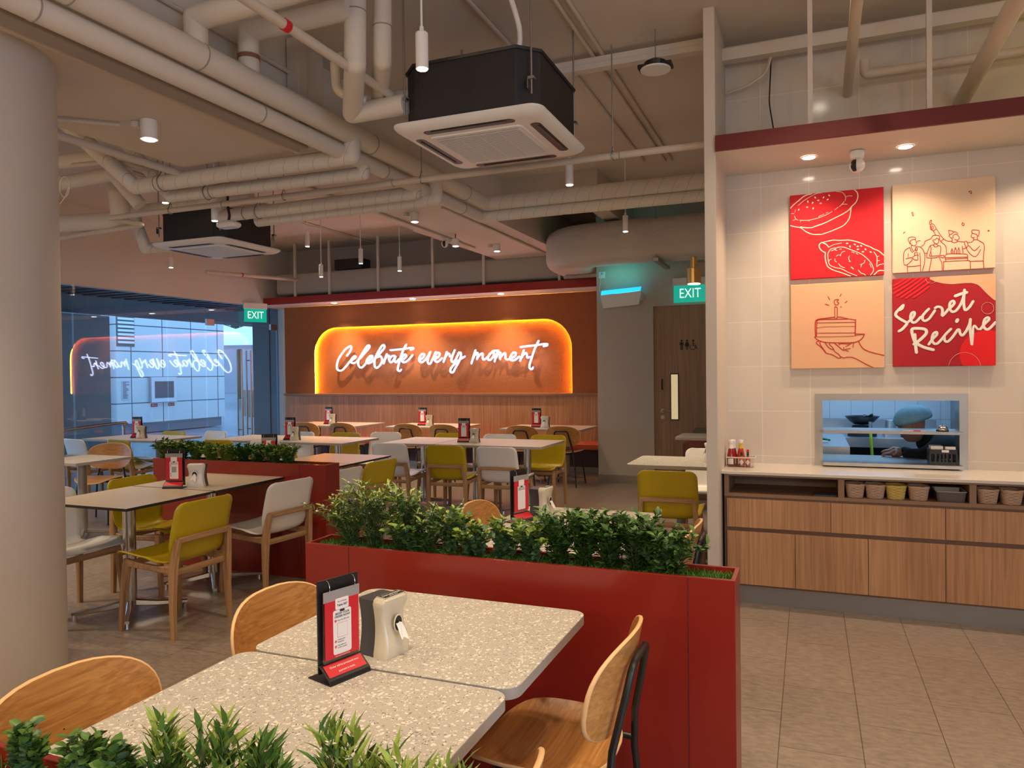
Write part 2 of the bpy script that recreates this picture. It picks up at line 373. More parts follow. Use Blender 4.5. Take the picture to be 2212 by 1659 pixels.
m=MB().tube([(p[0]+(-.022 if p[0]<-5 else .022),10.966,p[1]+(.022 if p[1]>AZ1-.3 else 0)) for p in arch],.007,6)
m.build('light_tube',mat('led_amber',(1,.5,.1),.5,emit=(1,.40,.025),es=100),strip,smooth=True)
# wainscot, ledge
struct('trim_1',MB().box((GX,10.92,.40),(-2.55,11.055,1.155)),LAMV)
struct('trim_2',MB().box((GX,10.88,1.155),(-2.55,11.0,1.192)),LAMC,bev=.003)
# back soffit
struct('soffit_back',MB().box((GX,10.40,2.745),(-2.55,11.05,2.79)),mat('soffit_white',(.78,.74,.72),.6))
struct('trim_3',MB().box((GX,10.38,2.745),(-2.55,10.40,2.865)),mat('red_fascia_back',(.33,.018,.012),.32))
# grey wall with washroom door
m=MB().box((-2.68,9.84,0),(-1.95,11.2,ZC)).box((-1.95,9.84,2.41),(-.5,10.0,ZC)).box((-1.0,9.84,0),(-.5,10.0,2.41))
struct('wall_right_back',m,GREYW)
struct('baseboard_back',MB().box((-2.685,9.825,0),(-1.95,9.84,.11)),STEEL)
d=thing('door_1','brown wood washroom door with narrow rattan glass panel','door',(0,0,0)); del d['label']; del d['category']; d['kind']='structure'
MB().box((-1.91,9.86,.01),(-1.0,9.90,2.37)).build('door_leaf',LAMD,d,bev=.002)
MB().box((-1.95,9.835,0),(-1.91,9.95,2.41)).box((-1.91,9.835,2.37),(-1.0,9.95,2.41)).build('door_frame',GREYW,d)
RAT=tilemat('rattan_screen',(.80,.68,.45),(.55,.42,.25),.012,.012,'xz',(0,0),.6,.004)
RAT.node_tree.nodes['Principled BSDF'].inputs['Emission Color'].default_value=(.80,.62,.34,1); RAT.node_tree.nodes['Principled BSDF'].inputs['Emission Strength'].default_value=.35  # glow added to the screen, standing in for backlight through the door
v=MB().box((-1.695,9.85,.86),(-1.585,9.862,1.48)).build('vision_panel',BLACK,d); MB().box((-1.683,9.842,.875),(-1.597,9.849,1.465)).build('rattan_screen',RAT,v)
MB().tube(crom([(-1.80,9.86,.985),(-1.80,9.81,.985),(-1.76,9.80,.985),(-1.69,9.80,.985)],4),.009,8).cyl((-1.80,9.862,.985),(-1.80,9.852,.985),.026).cyl((-1.80,9.862,.90),(-1.80,9.852,.90),.026).build('lever_handle',STEEL,d,smooth=True)
MB().tube(crom([(-1.80,9.86,1.27),(-1.80,9.83,1.28),(-1.80,9.82,1.335),(-1.80,9.83,1.39),(-1.80,9.86,1.40)],4),.009,8).build('pull_handle',BLACK,d,smooth=True)
# washroom pictograms: man, woman, wheelchair user
def disc(mb,cx,cz,r,y,n=16): mb.poly([(cx+r*math.cos(2*math.pi*k/n),y,cz+r*math.sin(2*math.pi*k/n)) for k in range(n)])
def rc(mb,x0,z0,x1,z1,y): mb.poly([(x0,y,z0),(x1,y,z0),(x1,y,z1),(x0,y,z1)])
Y=9.858; m=MB(); cx=-1.545
disc(m,cx,1.905,.014,Y); rc(m,cx-.018,1.845,cx+.018,1.887,Y); rc(m,cx-.028,1.85,cx-.021,1.885,Y); rc(m,cx+.021,1.85,cx+.028,1.885,Y); rc(m,cx-.016,1.785,cx-.002,1.85,Y); rc(m,cx+.002,1.785,cx+.016,1.85,Y)
m.build('washroom_pictogram',INKK,d)
m=MB(); cx=-1.475; disc(m,cx,1.905,.014,Y); m.poly([(cx-.010,Y,1.888),(cx+.010,Y,1.888),(cx+.027,Y,1.828),(cx-.027,Y,1.828)]); rc(m,cx-.011,1.785,cx-.002,1.83,Y); rc(m,cx+.002,1.785,cx+.011,1.83,Y); m.poly([(cx-.014,Y,1.888),(cx-.032,Y,1.842),(cx-.026,Y,1.840),(cx-.008,Y,1.88)]); m.poly([(cx+.014,Y,1.888),(cx+.032,Y,1.842),(cx+.026,Y,1.840),(cx+.008,Y,1.88)])
m.build('washroom_pictogram',INKK,d)
m=MB(); cx=-1.395; disc(m,cx,1.905,.014,Y); rc(m,cx-.008,1.84,cx+.004,1.89,Y); rc(m,cx-.004,1.858,cx+.026,1.866,Y); rc(m,cx-.006,1.835,cx+.032,1.845,Y)
ribbon(m,[(cx+.030,1.84),(cx+.045,1.80),(cx+.055,1.805)],.009,Y,2)
ribbon(m,[(cx-.006+.036*math.cos(t),1.82+.036*math.sin(t)) for t in [2.2+i*.36 for i in range(13)]],.008,Y,2)
m.build('washroom_pictogram',INKK,d)
# partition fin between dining room and counter
struct('wall_fin',MB().box((-.60,4.78,0),(-.53,9.84,ZC)),mat('fin_paint',(.60,.54,.47),.7),bev=.004)
# tiled wall with serving hatch
HX0,HX1,HZ0,HZ1=.04,.93,.86,1.34
m=MB().box((-.53,5.42,0),(HX0,5.54,ZC)).box((HX1,5.42,0),(3.6,5.54,ZC)).box((HX0,5.42,HZ1),(HX1,5.54,ZC)).box((HX0,5.42,0),(HX1,5.54,HZ0))
struct('wall_counter',m,TILEW)
struct('soffit_counter',MB().box((-.53,4.78,2.866),(3.6,5.42,2.91)),PAINTW)
struct('trim_4',MB().box((-.53,4.76,2.866),(3.6,4.78,2.962)),REDF)
struct('trim_5',MB().box((-.53,5.22,3.60),(3.6,5.30,3.68)),PAINTW)
struct('wall_right',MB().box((3.6,.4,0),(3.72,9.9,ZC)).box((3.6,-4.3,0),(3.72,-3.6,ZC)).box((3.6,-3.6,0),(3.72,.4,.5)).box((3.6,-3.6,2.9),(3.72,.4,ZC)),PAINTW)  # side opening made for the added cool fill light
m=MB().box((-8.9,-4.3,0),(3.7,-4.18,ZC))
struct('wall_rear',m,PAINTW)
struct('fill_window',MB().box((3.65,-3.6,.5),(3.66,.4,2.9)),GLASS)  # unseen pane invented to go with the added cool fill
struct('column',MB().lathe([(.45,0),(.45,3.13)],(-3.94,2.40,0),64),PAINT,smooth=True)
struct('ceiling_drop_panel',MB().box((-4.5,-2.0,3.13),(-3.18,4.42,ZC)),SLAB,bev=.01)
struct('ceiling_beam_long',MB().box((-4.42,4.42,3.25),(-3.30,11.06,ZC)),PAINTW)
struct('ceiling_beam_cross',MB().box((-3.30,8.0,3.40),(-2.16,8.3,ZC)).box((-2.36,8.3,3.40),(-2.16,9.84,ZC)),PAINT)
# kitchen behind the hatch
struct('wall_kitchen_back',MB().box((-.53,8.3,0),(3.6,8.4,ZC)),KTILE)
struct('ceiling_kitchen',MB().box((-.53,5.54,2.7),(3.6,8.3,2.76)),WHITEM)
# glass front
def pane(name,y0,y1,z0=0.0,z1=2.72,x=GX-.05): return struct(name,MB().box((x-.005,y0,z0),(x+.005,y1,z1)),GLASS)
w=pane('window_1',3.4,6.80); pane('window_3',6.815,8.32); pane('window_4',8.335,9.08)
pane('window_5',9.095,10.93,2.40,2.72)
for k,(y0,y1) in enumerate(((9.10,9.915),(9.925,10.76))):
    dd=thing('door_%d'%(k+2),'','',(0,0,0)); del dd['label']; del dd['category']; dd['kind']='structure'
    MB().box((GX-.055,y0,.02),(GX-.045,y1,2.385)).build('door_glass',GLASS,dd)
    hy=y1-.09 if k==0 else y0+.12
    for sx in (-.10,0.0):
        h=MB().cyl((GX+sx,hy,.52),(GX+sx,hy,1.95),.016,n=12)
        h.cyl((GX+sx,hy,.62),(GX-.05,hy,.62),.009,n=8).cyl((GX+sx,hy,1.78),(GX-.05,hy,1.78),.009,n=8)
        h.build('bar_handle',STEEL,dd,smooth=True)
    MB().box((GX-.07,(y0 if k==0 else y1-.16),2.33),(GX-.03,(y0+.16 if k==0 else y1),2.43)).build('patch_fitting',STEEL,dd)
    MB().box((GX-.07,y0+.02,0.005),(GX-.03,y1-.02,.09)).build('bottom_rail',STEEL,dd)
struct('window_6',MB().box((GX-.055,10.775,0),(GX-.045,10.93,2.40)),GLASS)
# ------------------------------------------------------------ outside the glass front
PAVE=tilemat('wet_paving',(.30,.33,.37),(.18,.20,.22),.6,.6,'xy',(0,0),.16,.008,False,.12)
struct('ground',MB().box((-60,-20,-.12),(-8.95,60,-.02)),PAVE)
CLAD=tilemat('white_cladding',(.62,.66,.68),(.07,.09,.11),1.05,.705,'yz',(14.77,.12),.25,.03,False,.02)
CLADX=tilemat('white_cladding_side',(.62,.66,.68),(.07,.09,.11),1.05,.705,'xz',(-18,.12),.25,.03,False,.02)
struct('wall_outside_tiled',MB().box((-17.4,14.3,.28),(-17.0,18.2,3.6)),CLAD)
struct('wall_outside_tiled_end',MB().box((-19.4,14.2,.28),(-17.4,18.0,3.6)),CLADX)
struct('trim_6',MB().box((-19.4,14.22,0),(-17.05,18.1,.28)),mat('outside_plinth',(.16,.17,.20),.5))
DG=mat('outside_grey_cladding',(.11,.13,.14),.45)
struct('wall_outside_grey',MB().box((-19,9.6,0),(-13.0,10.8,2.75)).box((-19,14.0,0),(-17.42,14.2,3.6)),DG)
for y in (7.6,9.5): pass
struct('trim_7',MB().box((-12.995,9.58,0),(-12.97,9.60,2.75)),BLACK)
struct('wall_outside_slate',MB().box((-9.78,11.22,0),(-8.95,11.5,3.0)).box((-9.4,11.2,0),(-9.38,11.22,3.0)),mat('slate_blue',(.10,.155,.19),.4))
CE=thing('canopy','dark slatted canopy over the walkway outside the glass front','canopy',(0,0,0))
MB().box((-13.9,2.0,3.25),(-8.95,24,3.35)).build('canopy_deck',mat('canopy_grey',(.06,.068,.075),.6),CE)
m=MB()
for k in range(40): m.box((-13.8,2.2+k*.33,3.20),(-9.0,2.34+k*.33,3.25))
m.build('slats',mat('slat_grey',(.06,.07,.085),.5),CE)
MB().box((-13.9,2.0,2.85),(-13.7,24,3.3)).build('fascia_beam',mat('fascia_grey',(.10,.09,.10),.6),CE)
m=MB(); 
for k in range(9): m.box((-17.0,14.35,3.28-k*.105),(-16.96,14.85,3.34-k*.105))
LV=thing('wall_louvre','pale blue horizontal vent louvre at the top corner of the tiled wall outside','vent',(0,0,0)); m.build('slats',mat('louvre_cream',(.75,.80,.80),.4),LV)
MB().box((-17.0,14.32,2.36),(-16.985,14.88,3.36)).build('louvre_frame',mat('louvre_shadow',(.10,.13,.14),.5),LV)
HR=thing('hose_reel_cabinet','silver framed hose cabinet with dark window on the tiled wall outside','cabinet',(0,0,0))
MB().box((-17.0,15.33,.82),(-16.9,16.23,1.53)).build('cabinet_frame',mat('pale_metal',(.55,.55,.58),.4,.6),HR,bev=.01)
MB().box((-16.905,15.45,.94),(-16.895,16.11,1.41)).build('cabinet_window',mat('smoked_glass',(.05,.055,.07),.1),HR)
for k,(y,s) in enumerate(((15.5,'DR 6-1'),(16.1,'DR 7-1'))):
    p=MB().box((-17.0,y-.11,.70),(-16.99,y+.11,.79)).build('cabinet_label_plate',mat('label_red',(.5,.03,.03),.5))
    tag(p,'small red label plate under the hose cabinet, '+('left one' if k==0 else 'right one'),'label','label plates under the hose cabinet')
    text(s,.06,INKW,p,(-16.988,y,.745),(R(90),0,R(90)))
NB=MB().box((-17.0,14.45,.92),(-16.99,14.73,1.45)).build('notice_poster',mat('poster_paper',(.60,.62,.68),.6)); tag(NB,'white paper notice with dark lines taped beside the tiled corner outside','poster')
m=MB()
for k in range(13):
    random.seed(k); wv=random.uniform(.08,.22); m.box((-16.989,14.48,1.40-k*.036),(-16.985,14.48+wv,1.412-k*.036))
m.build('printed_lines',INKK,NB)
for k,(y0,z0,y1,z1,nme) in enumerate(((6.4,.72,8.35,.82,'upper'),(6.4,.30,8.35,.40,'lower'))):
    m=MB().tube(crom([(-9.8,y0,z0),(-9.8,y1-.1,z1),(-9.8,y1,z1-.06),(-9.8,y1,z1-.30)],4),.022,10)
    if k==0: m.cyl((-9.8,6.42,0),(-9.8,6.42,.72),.022).cyl((-9.8,8.35,0),(-9.8,8.35,.6),.022)
    o=m.build('handrail',STEEL,smooth=True); tag(o,nme+' steel tube handrail sloping up behind the glass front','handrail','handrails outside')
# plaza beyond the doors
for k,(x,y,h) in enumerate(((-26,30,4.2),(-31,33,4.5),(-22,36,4.0))):
    U=thing('market_umbrella','white cafe umbrella open in the plaza, '+['nearest of three','left of three','furthest of three'][k],'umbrella',(x,y,0),0,'cafe umbrellas in the plaza')
    MB().lathe([(3.0,h-1.2),(2.9,h-1.1),(1.4,h-.45),(.1,h)],(0,0,0),8,cap=False).build('canopy',mat('umbrella_white',(.75,.78,.80),.7),U)
    MB().cyl((0,0,0),(0,0,h),.04,n=8).build('pole',GREYM,U,smooth=True)
random.seed(5)
for k,(x,y,h,r) in enumerate(((-29,42,7,3.0),(-36,40,8,3.2),(-24,46,7,3.5))):
    T=thing('tree','leafy green tree behind the plaza, '+['middle','left','right'][k]+' of three','tree',(x,y,0),0,'trees behind the plaza')
    MB().cyl((0,0,0),(0,0,h*.6),.2,.12,8).build('trunk',mat('bark',(.10,.08,.06),.8),T,smooth=True)
    m=MB()
    for i in range(900):
        a=random.uniform(0,6.28); e=random.uniform(-1,1); q=r*random.uniform(.5,1); c=Vector((q*math.cos(a)*math.sqrt(1-e*e),q*math.sin(a)*math.sqrt(1-e*e),h*.72+q*e*.75))
        d1=Vector((random.uniform(-1,1),random.uniform(-1,1),random.uniform(-1,1))).normalized()*.26; d2=d1.orthogonal().normalized()*.13
        m.poly([c-d1,c+d2,c+d1,c-d2])
    m.build('crown',mat('tree_leaf',(.07,.16,.06),.6),T)
struct('building_outside_far',MB().box((-60,55,0),(-8,56,12)),mat('far_facade',(.30,.33,.38),.6))
PB=MB().box((-20.2,22.6,0),(-18.9,23.4,1.0)).build('planter_box',mat('box_brown',(.22,.15,.11),.6)); tag(PB,'brown wooden planter box standing in the plaza beyond the glass door','planter')
for k,(y,x) in enumerate(((6.3,-10.3),(8.2,-11.6),(7.7,-13.2),(9.4,-11.9))):
    o=MB().cyl((x,y,3.19),(x,y,3.17),.07,n=16).build('canopy_downlight',LENS); tag(o,'small round lit downlight in the outdoor slatted canopy','lamp','downlights in the outdoor canopy')
# ------------------------------------------------------------ neon script sign
A1=lambda p:(720+p[0]/9.217,730+p[1]/9.217)
A2=lambda p:(900+p[0]/7.373,730+p[1]/7.373)
# wall positions of four reference marks of the sign drawing
Hn=homog([(685,850),(1240,848),(1200,690),(740,706)],[(-8.16,1.19),(-3.37,1.20),(-3.66,2.34),(-7.60,2.36)])
S1=[[(320,360),(372,290),(408,220),(405,172),(370,172),(290,230),(205,345),(150,440),(125,540),(127,612),(168,650),(230,640),(310,560),(390,460),(465,415),(500,378),(472,362),(430,400),(400,460),(425,500),(480,495),(560,430),(660,320),(770,190),(758,148),(722,165),(640,290),(560,430),(548,525),(590,592),(650,565),(720,480),(795,420),(832,378),(805,352),(755,385),(712,460),(740,508),(800,485),(880,410),(965,320),(1065,200),(1058,145),(1020,155),(940,280),(880,410),(868,510),(885,585),(930,592),(1000,510),(1020,430),(985,365),(925,385)],
 [(1115,318),(1085,400),(1050,515)],[(1062,450),(1110,380),(1150,352),(1165,390),(1150,430)],
 [(1262,350),(1205,368),(1162,435),(1190,488),(1240,450),(1290,360),(1265,430),(1290,488),(1350,430),(1400,380)],
 [(1500,132),(1440,240),(1385,390),(1345,540),(1328,635),(1368,662),(1400,628)],[(1182,246),(1400,226),(1600,198),(1642,215),(1585,242)],
 [(1400,455),(1468,405),(1500,355),(1462,330),(1412,388),(1410,458),(1460,487),(1540,440),(1625,340)]]
S2=[[(72,358),(138,312),(156,262),(115,258),(76,322),(82,372),(125,388),(195,320),(250,225)],[(258,218),(217,330),(213,398),(250,412),(292,330),(338,222)],
 [(318,345),(385,295),(402,250),(362,240),(320,312),(332,372),(375,380),(440,320)],[(515,220),(490,300),(460,388)],[(478,320),(530,255),(560,262),(560,300)],[(643,192),(600,290),(585,350),(608,388),(650,350),(700,245),(720,228)],
 [(735,232),(738,290),(705,380),(650,480),(610,550),(572,540),(582,478),(660,392),(740,332),(802,295)],
 [(970,192),(935,300),(902,412)],[(918,350),(965,262),(1000,238),(1002,290),(990,345)],[(998,315),(1060,252),(1085,258),(1080,310),(1100,350),(1165,300),(1200,250)],
 [(1250,222),(1192,260),(1160,330),(1192,357),(1240,312),(1262,250),(1240,212),(1335,203)],[(1325,203),(1290,300),(1270,382)],[(1285,325),(1345,240),(1368,255),(1355,310),(1360,345)],[(1362,310),(1425,245),(1445,270),(1440,325),(1480,347),(1540,315)],
 [(1520,335),(1598,285),(1602,240),(1562,240),(1516,312),(1532,357),(1585,355),(1660,300)],[(1735,195),(1705,280),(1672,372)],[(1695,315),(1755,245),(1782,262),(1785,315),(1830,305)],
 [(1970,45),(1905,180),(1855,330),(1822,440),(1832,492),(1868,497),(1880,468)],[(1680,148),(1900,122),(2088,98),(2102,122),(2045,136)]]
sign=thing('neon_sign','white glowing handwritten neon sign reading Celebrate every moment in the arched niche','sign',(0,0,0))
NEON=mat('neon_white',(.9,.92,1),.4,emit=(.80,.84,1.0),es=5.5); ACR=mat('sign_acrylic',(.30,.30,.62),.3)
def smoothpath(st,f):
    q=[Hn(f(p)) for p in st]; return crom([Vector((x,0,z)) for x,z in q],5)
m=MB(); bk=MB()
for sts,f in ((S1,A1),(S2,A2)):
    for st in sts:
        P=smoothpath(st,f); m.tube([(p.x,10.905,p.z) for p in P],.0088,8)
        ribbon(bk,[(p.x,p.z) for p in P],.036,10.925,1,None,.003)
m.build('neon_tube',NEON,sign,smooth=True); bk.build('backing_plate',ACR,sign)
sp=MB()
for x,z in ((-7.35,1.75),(-6.62,1.80),(-5.9,1.78),(-5.05,1.78),(-4.3,1.80),(-3.95,1.84)): sp.cyl((x,10.925,z),(x,11.0,z),.006,n=8)
sp.build('standoff',STEEL,sign)
light('AREA',(-5.4,10.80,1.72),2.2,(.75,.78,1.0),3.2,target=(-5.4,11.0,1.72),sy=.3,parent=sign)
# ------------------------------------------------------------ banquette
bq=thing('banquette','long red upholstered bench along the wood-panelled back wall','bench',(0,0,0))
MB().box((-8.75,10.45,.37),(-2.70,10.93,.455)).build('seat_cushion',mat('bench_red',(.50,.085,.035),.45),bq,bev=.015,seg=3)
MB().box((-8.75,10.60,.10),(-2.70,10.93,.37)).build('bench_base',mat('bench_dark',(.055,.03,.028),.6),bq)
MB().box((-8.75,10.68,0),(-2.70,10.92,.10)).build('kick_board',STEEL,bq)
# ------------------------------------------------------------ ceiling services
G='exposed pipes under the ceiling'
def pipe(name,path,r,m,label,bend=0,n=16,group=None,bands=None,cat='pipe',kpts=5,hang=()):
    P=[Vector(p) for p in path]
    if bend and len(P)>2:
        Q=[P[0]]
        for i in range(1,len(P)-1):
            a=(P[i-1]-P[i]).normalized()*bend; b=(P[i+1]-P[i]).normalized()*bend
            for t in range(kpts+1):
                u=t/kpts; Q.append((P[i]+a)*(1-u)**2+P[i]*2*u*(1-u)+(P[i]+b)*u*u)
        P=Q+[Vector(path[-1])]
    mb=MB()
    if not bend and len(P)>2:
        for a,b in zip(P[:-1],P[1:]): mb.cyl(a,b,r,n=n)
        for q in P[1:-1]: mb.lathe([(r*math.sin(t*math.pi/8)+1e-4,-r*math.cos(t*math.pi/8)) for t in range(9)],q,n)
    else: mb.tube(P,r,n)
    o=mb.build(name,m,smooth=True); tag(o,label,cat,group)
    if bands:
        for q in bands:
            q0,q1=Vector(q[0]),Vector(q[1]); MB().cyl(q0,q1,r+.0035,n=n).build('band',q[2] if len(q)>2 else CHROME,o,smooth=True)
    for (x,y,z,zt) in hang:
        MB().cyl((x,y,z+r+.03),(x,y,zt-.003),.0045,n=6).tube([(x,y+(r+.006)*math.cos(a),z+(r+.006)*math.sin(a)+(.03 if math.sin(a)>.9 else 0)) for a in [k*math.pi/9 for k in range(18)]],.0045,6,closed=True).build('pipe_hanger',STEEL,o,smooth=True)
    return o
def band(p,d,w=.012): p=Vector(p); d=Vector(d).normalized()*w/2; return (p-d,p+d,COND)
PDK=mat('pipe_band_dark',(.34,.30,.25),.6)
yb=lambda x,z,y:((x,y-.004,z),(x,y+.004,z),PDK)
PA=pipe('insulated_pipe',[(-2.98,-1.5,3.2),(-2.98,6.8,3.2)],.072,WRAPY,'largest cream pipe running from the viewer over the room then turning right','',24,G,[yb(-2.98,3.2,y) for y in (2.3,3.05,4.7,6.3)])
PBp=pipe('insulated_pipe',[(-3.06,-1.5,3.085),(-3.06,6.85,3.085)],.056,WRAPY,'second cream pipe slung just under the largest pipe along the ceiling panel','',20,G,[yb(-3.06,3.085,y) for y in (2.2,3.6,5.0,6.4)])
MB().cyl((-2.98,6.8,3.2),(-.62,6.8,3.2),.072,n=24).lathe([(.072*math.sin(t*math.pi/8)+1e-4,-.072*math.cos(t*math.pi/8)) for t in range(9)],(-2.98,6.8,3.2),24).build('cross_run',WRAPX,PA,smooth=True)
MB().cyl((-3.06,6.85,3.085),(-.62,6.85,3.085),.056,n=20).lathe([(.056*math.sin(t*math.pi/8)+1e-4,-.056*math.cos(t*math.pi/8)) for t in range(9)],(-3.06,6.85,3.085),20).build('cross_run',WRAPX,PBp,smooth=True)
def xb(x,y,z): return ((x-.004,y,z),(x+.004,y,z),PDK)
pipe('insulated_pipe',[(-5.35,3.90,3.60),(-5.05,4.46,3.05),(-2.98,4.46,3.05),(-2.98,4.46,3.2)],.060,WRAPX,'spiral wrapped cross pipe ending in a mitred elbow below the ceiling panel edge','',20,G,[xb(-4.8,4.46,3.05)],hang=[(-4.75,4.46,3.05,ZC)])
pipe('insulated_pipe',[(-5.2,4.35,3.55),(-4.95,4.72,3.02),(-3.06,4.72,3.0),(-3.06,4.72,3.085)],.050,WRAPX,'thinner spiral wrapped pipe tucked behind and below the mitred cross pipe','',20,G,[xb(-4.5,4.72,3.01)],hang=[(-4.55,4.72,3.01,ZC)])
pipe('insulated_pipe',[(-5.15,5.5,3.30),(-5.15,5.5,3.02),(-3.06,5.5,3.03),(-3.06,5.5,3.085)],.056,WRAPX,'spiral wrapped pipe passing above the far air conditioner, nearer of its pair','',20,G,[xb(-4.85,5.5,3.02)],hang=[(-4.7,5.5,3.02,ZC)])
pipe('insulated_pipe',[(-4.9,5.72,3.0),(-2.98,5.72,3.02),(-2.98,5.72,3.2)],.060,WRAPX,'spiral wrapped pipe passing above the far air conditioner, further of its pair','',20,G)
pipe('sprinkler_pipe',[(-6.05,5.05,3.0),(-.62,5.05,3.0)],.025,COND,'long thin cream sprinkler pipe crossing the whole room below the others','',12,G,[xb(-4.7,5.05,3.0),xb(-3.0,5.05,3.0),xb(-1.2,5.05,3.0)],hang=[(-5.3,5.05,3.0,ZC),(-4.05,5.05,3.0,3.25),(-2.75,5.05,3.0,ZC),(-1.25,5.05,3.0,ZC)])
pipe('sprinkler_pipe',[(-6.05,5.05,3.0),(-5.9,5.3,2.97),(-7.6,5.35,2.93)],.024,COND,'thin pipe branching left behind the round column',.05,12,G)
pipe('insulated_pipe',[(-3.0,3.05,3.2),(-3.0,3.05,3.4),(-2.4,3.05,3.42),(-1.9,3.05,3.45)],.062,WRAPP,'fat cream pipe rising off the largest pipe then crossing right, nearest the viewer','',20,G)
pipe('insulated_pipe',[(-3.0,3.45,3.2),(-3.0,3.45,3.5),(-2.3,3.45,3.5)],.060,WRAPP,'fat stained pipe rising off the largest pipe and crossing to the vertical drops','',20,G,[((-3.0,3.45,3.335),(-3.0,3.45,3.36),mat('rust_stain',(.26,.12,.06),.8))])
pipe('insulated_pipe',[(-2.30,3.5,3.77),(-2.31,3.5,3.22),(-2.62,3.93,3.13),(-2.24,3.93,3.13)],.060,WRAPP,'vertical cream drop pipe bending into the near air conditioner, left of the pair','',20,G,[((-2.306,3.5,3.50),(-2.306,3.5,3.506),PDK)])
pipe('insulated_pipe',[(-2.20,3.62,3.77),(-2.21,3.62,3.26),(-2.50,4.05,3.22),(-2.24,4.05,3.22)],.052,WRAPP,'vertical cream drop pipe bending into the near air conditioner, right of the pair','',20,G,[((-2.206,3.62,3.45),(-2.206,3.62,3.456),PDK)])
pipe('sprinkler_pipe',[(-2.34,-1.0,3.2),(-2.34,3.95,3.2)],.026,COND,'thin cream pipe with a red band running from the viewer to the near air conditioner','',12,G,[((-2.34,2.93,3.2),(-2.34,2.97,3.2),mat('band_red',(.6,.01,.02),.4))])
pipe('conduit_pipe',[(-2.55,3.75,3.40),(-2.62,3.75,3.40),(-2.64,3.80,3.22),(-2.5,3.9,3.18)],.03,WRAPP,'short curled pipe beside the vertical drops',.05,12,G)
pipe('flexible_duct',[(-2.22,4.5,3.5),(-2.05,4.5,3.5),(-2.08,4.45,3.3),(-2.0,4.4,3.24)],.034,WRAPP,'kinked white insulated hose at the left shoulder of the near air conditioner',.08,12,G)
pipe('drain_pipe',[(-2.55,4.5,3.35),(-2.2,5.1,3.1)],.02,COND,'thin drain pipe dropping behind the near air conditioner','',10,G)
# left cluster over the glass front
pipe('insulated_pipe',[(-8.75,4.6,3.38),(-6.3,4.6,3.42),(-5.62,4.62,3.40)],.062,WRAPP,'fat pipe of the left cluster above the glass front, uppermost','',18,G)
pipe('insulated_pipe',[(-6.9,4.85,3.30),(-5.75,4.85,3.33),(-5.55,4.95,3.05)],.062,WRAPP,'fat pipe of the left cluster with a wrapped turned-down end','',18,G)
pipe('insulated_pipe',[(-6.25,5.3,3.40),(-6.25,5.35,3.05),(-7.6,5.3,3.1)],.09,WRAPP,'fat elbow pipe of the left cluster turning behind the column',.1,18,G)
pipe('insulated_pipe',[(-5.0,5.75,3.25),(-6.55,5.75,3.25),(-6.55,5.9,2.88),(-5.85,5.98,2.80) if False else (-6.30,6.2,2.95)],.058,WRAPX,'pipe dropping to the left side of the far air conditioner, front one','',18,G)
pipe('insulated_pipe',[(-5.1,6.1,3.22),(-6.05,6.1,3.22),(-6.5,6.2,3.20)],.05,WRAPX,'pipe dropping to the left side of the far air conditioner, rear one','',18,G)
pipe('conduit_pipe',[(-5.55,4.3,3.24),(-5.15,4.35,3.24),(-5.0,4.5,3.20)],.02,COND,'short thin pipe among the left cluster',.05,10,G)
pipe('conduit_pipe',[(-4.56,2.2,3.10),(-4.56,4.46,3.10),(-4.35,4.9,3.08)],.028,COND,'cream conduit along the left edge of the dropped ceiling panel',.05,12,G)
pipe('conduit_pipe',[(-3.40,-1.5,3.112),(-3.40,4.40,3.112)],.016,COND,'cream conduit clipped under the right side of the dropped ceiling panel','',10,G)
o=MB().box((-3.31,-1.5,3.065),(-3.19,4.25,3.129)).build('cable_trunking',mat('trunk_paint',(.33,.28,.24),.6),bev=.012,seg=3); tag(o,'flat painted cable trunking under the right edge of the dropped ceiling panel','trunking')
CG='thin conduits clipped to the ceiling slab'
cn=0
for (x,y0,y1,w) in ((-1.41,2.0,8.0,'from the corner of the near air conditioner'),(-1.34,2.0,8.0,'just right of its twin over the near air conditioner'),(-1.89,2.2,4.8,'left of the near air conditioner'),(-1.62,5.4,7.9,'between the cable tray and the cross beam')):
    pipe('conduit_pipe',[(x,y0,3.755),(x,y1,3.755)],.014,COND,'straight ceiling conduit '+w,'',8,CG,cat='conduit')
pipe('conduit_pipe',[(-3.28,-1,3.60),(-3.28,4.05,3.60)],.014,COND,'dark conduit on the side of the dropped panel, upper of two','',8,CG,cat='conduit')
pipe('conduit_pipe',[(-3.155,-1,3.50),(-3.155,4.05,3.50)],.014,COND,'dark conduit on the side of the dropped panel, lower of two','',8,CG,cat='conduit')
o=MB().box((-3.17,4.0,3.13),(-3.08,4.1,3.72)).build('cable_trunking',PAINT,bev=.004); tag(o,'short vertical trunking on the side of the dropped ceiling panel','trunking')
pipe('conduit_pipe',[(-4.25,5.6,3.235),(-4.25,9.3,3.235)],.012,COND,'conduit on the soffit of the long beam linking the drum lamps','',8,CG,cat='conduit')
pipe('conduit_pipe',[(-3.52,6.9,3.235),(-3.52,10.2,3.235)],.014,COND,'conduit near the right edge of the long beam soffit','',8,CG,cat='conduit')
pipe('conduit_pipe',[(-6.9,6.0,3.755),(-6.9,10.3,3.755)],.012,COND,'twin conduit on the back ceiling, left run','',8,CG,cat='conduit')
pipe('conduit_pipe',[(-6.84,6.0,3.755),(-6.84,10.9,3.755)],.012,COND,'twin conduit on the back ceiling, right run','',8,CG,cat='conduit')
pipe('conduit_pipe',[(-4.70,2.9,3.11),(-4.05,3.47,3.11)],.012,COND,'white conduit feeding the drum lamp under the dropped panel','',8,CG,cat='conduit')
pipe('conduit_pipe',[(-8.78,6.55,3.7),(-8.78,6.55,2.78)],.016,COND,'vertical conduit down the wall over the glass front','',8,CG,cat='conduit')
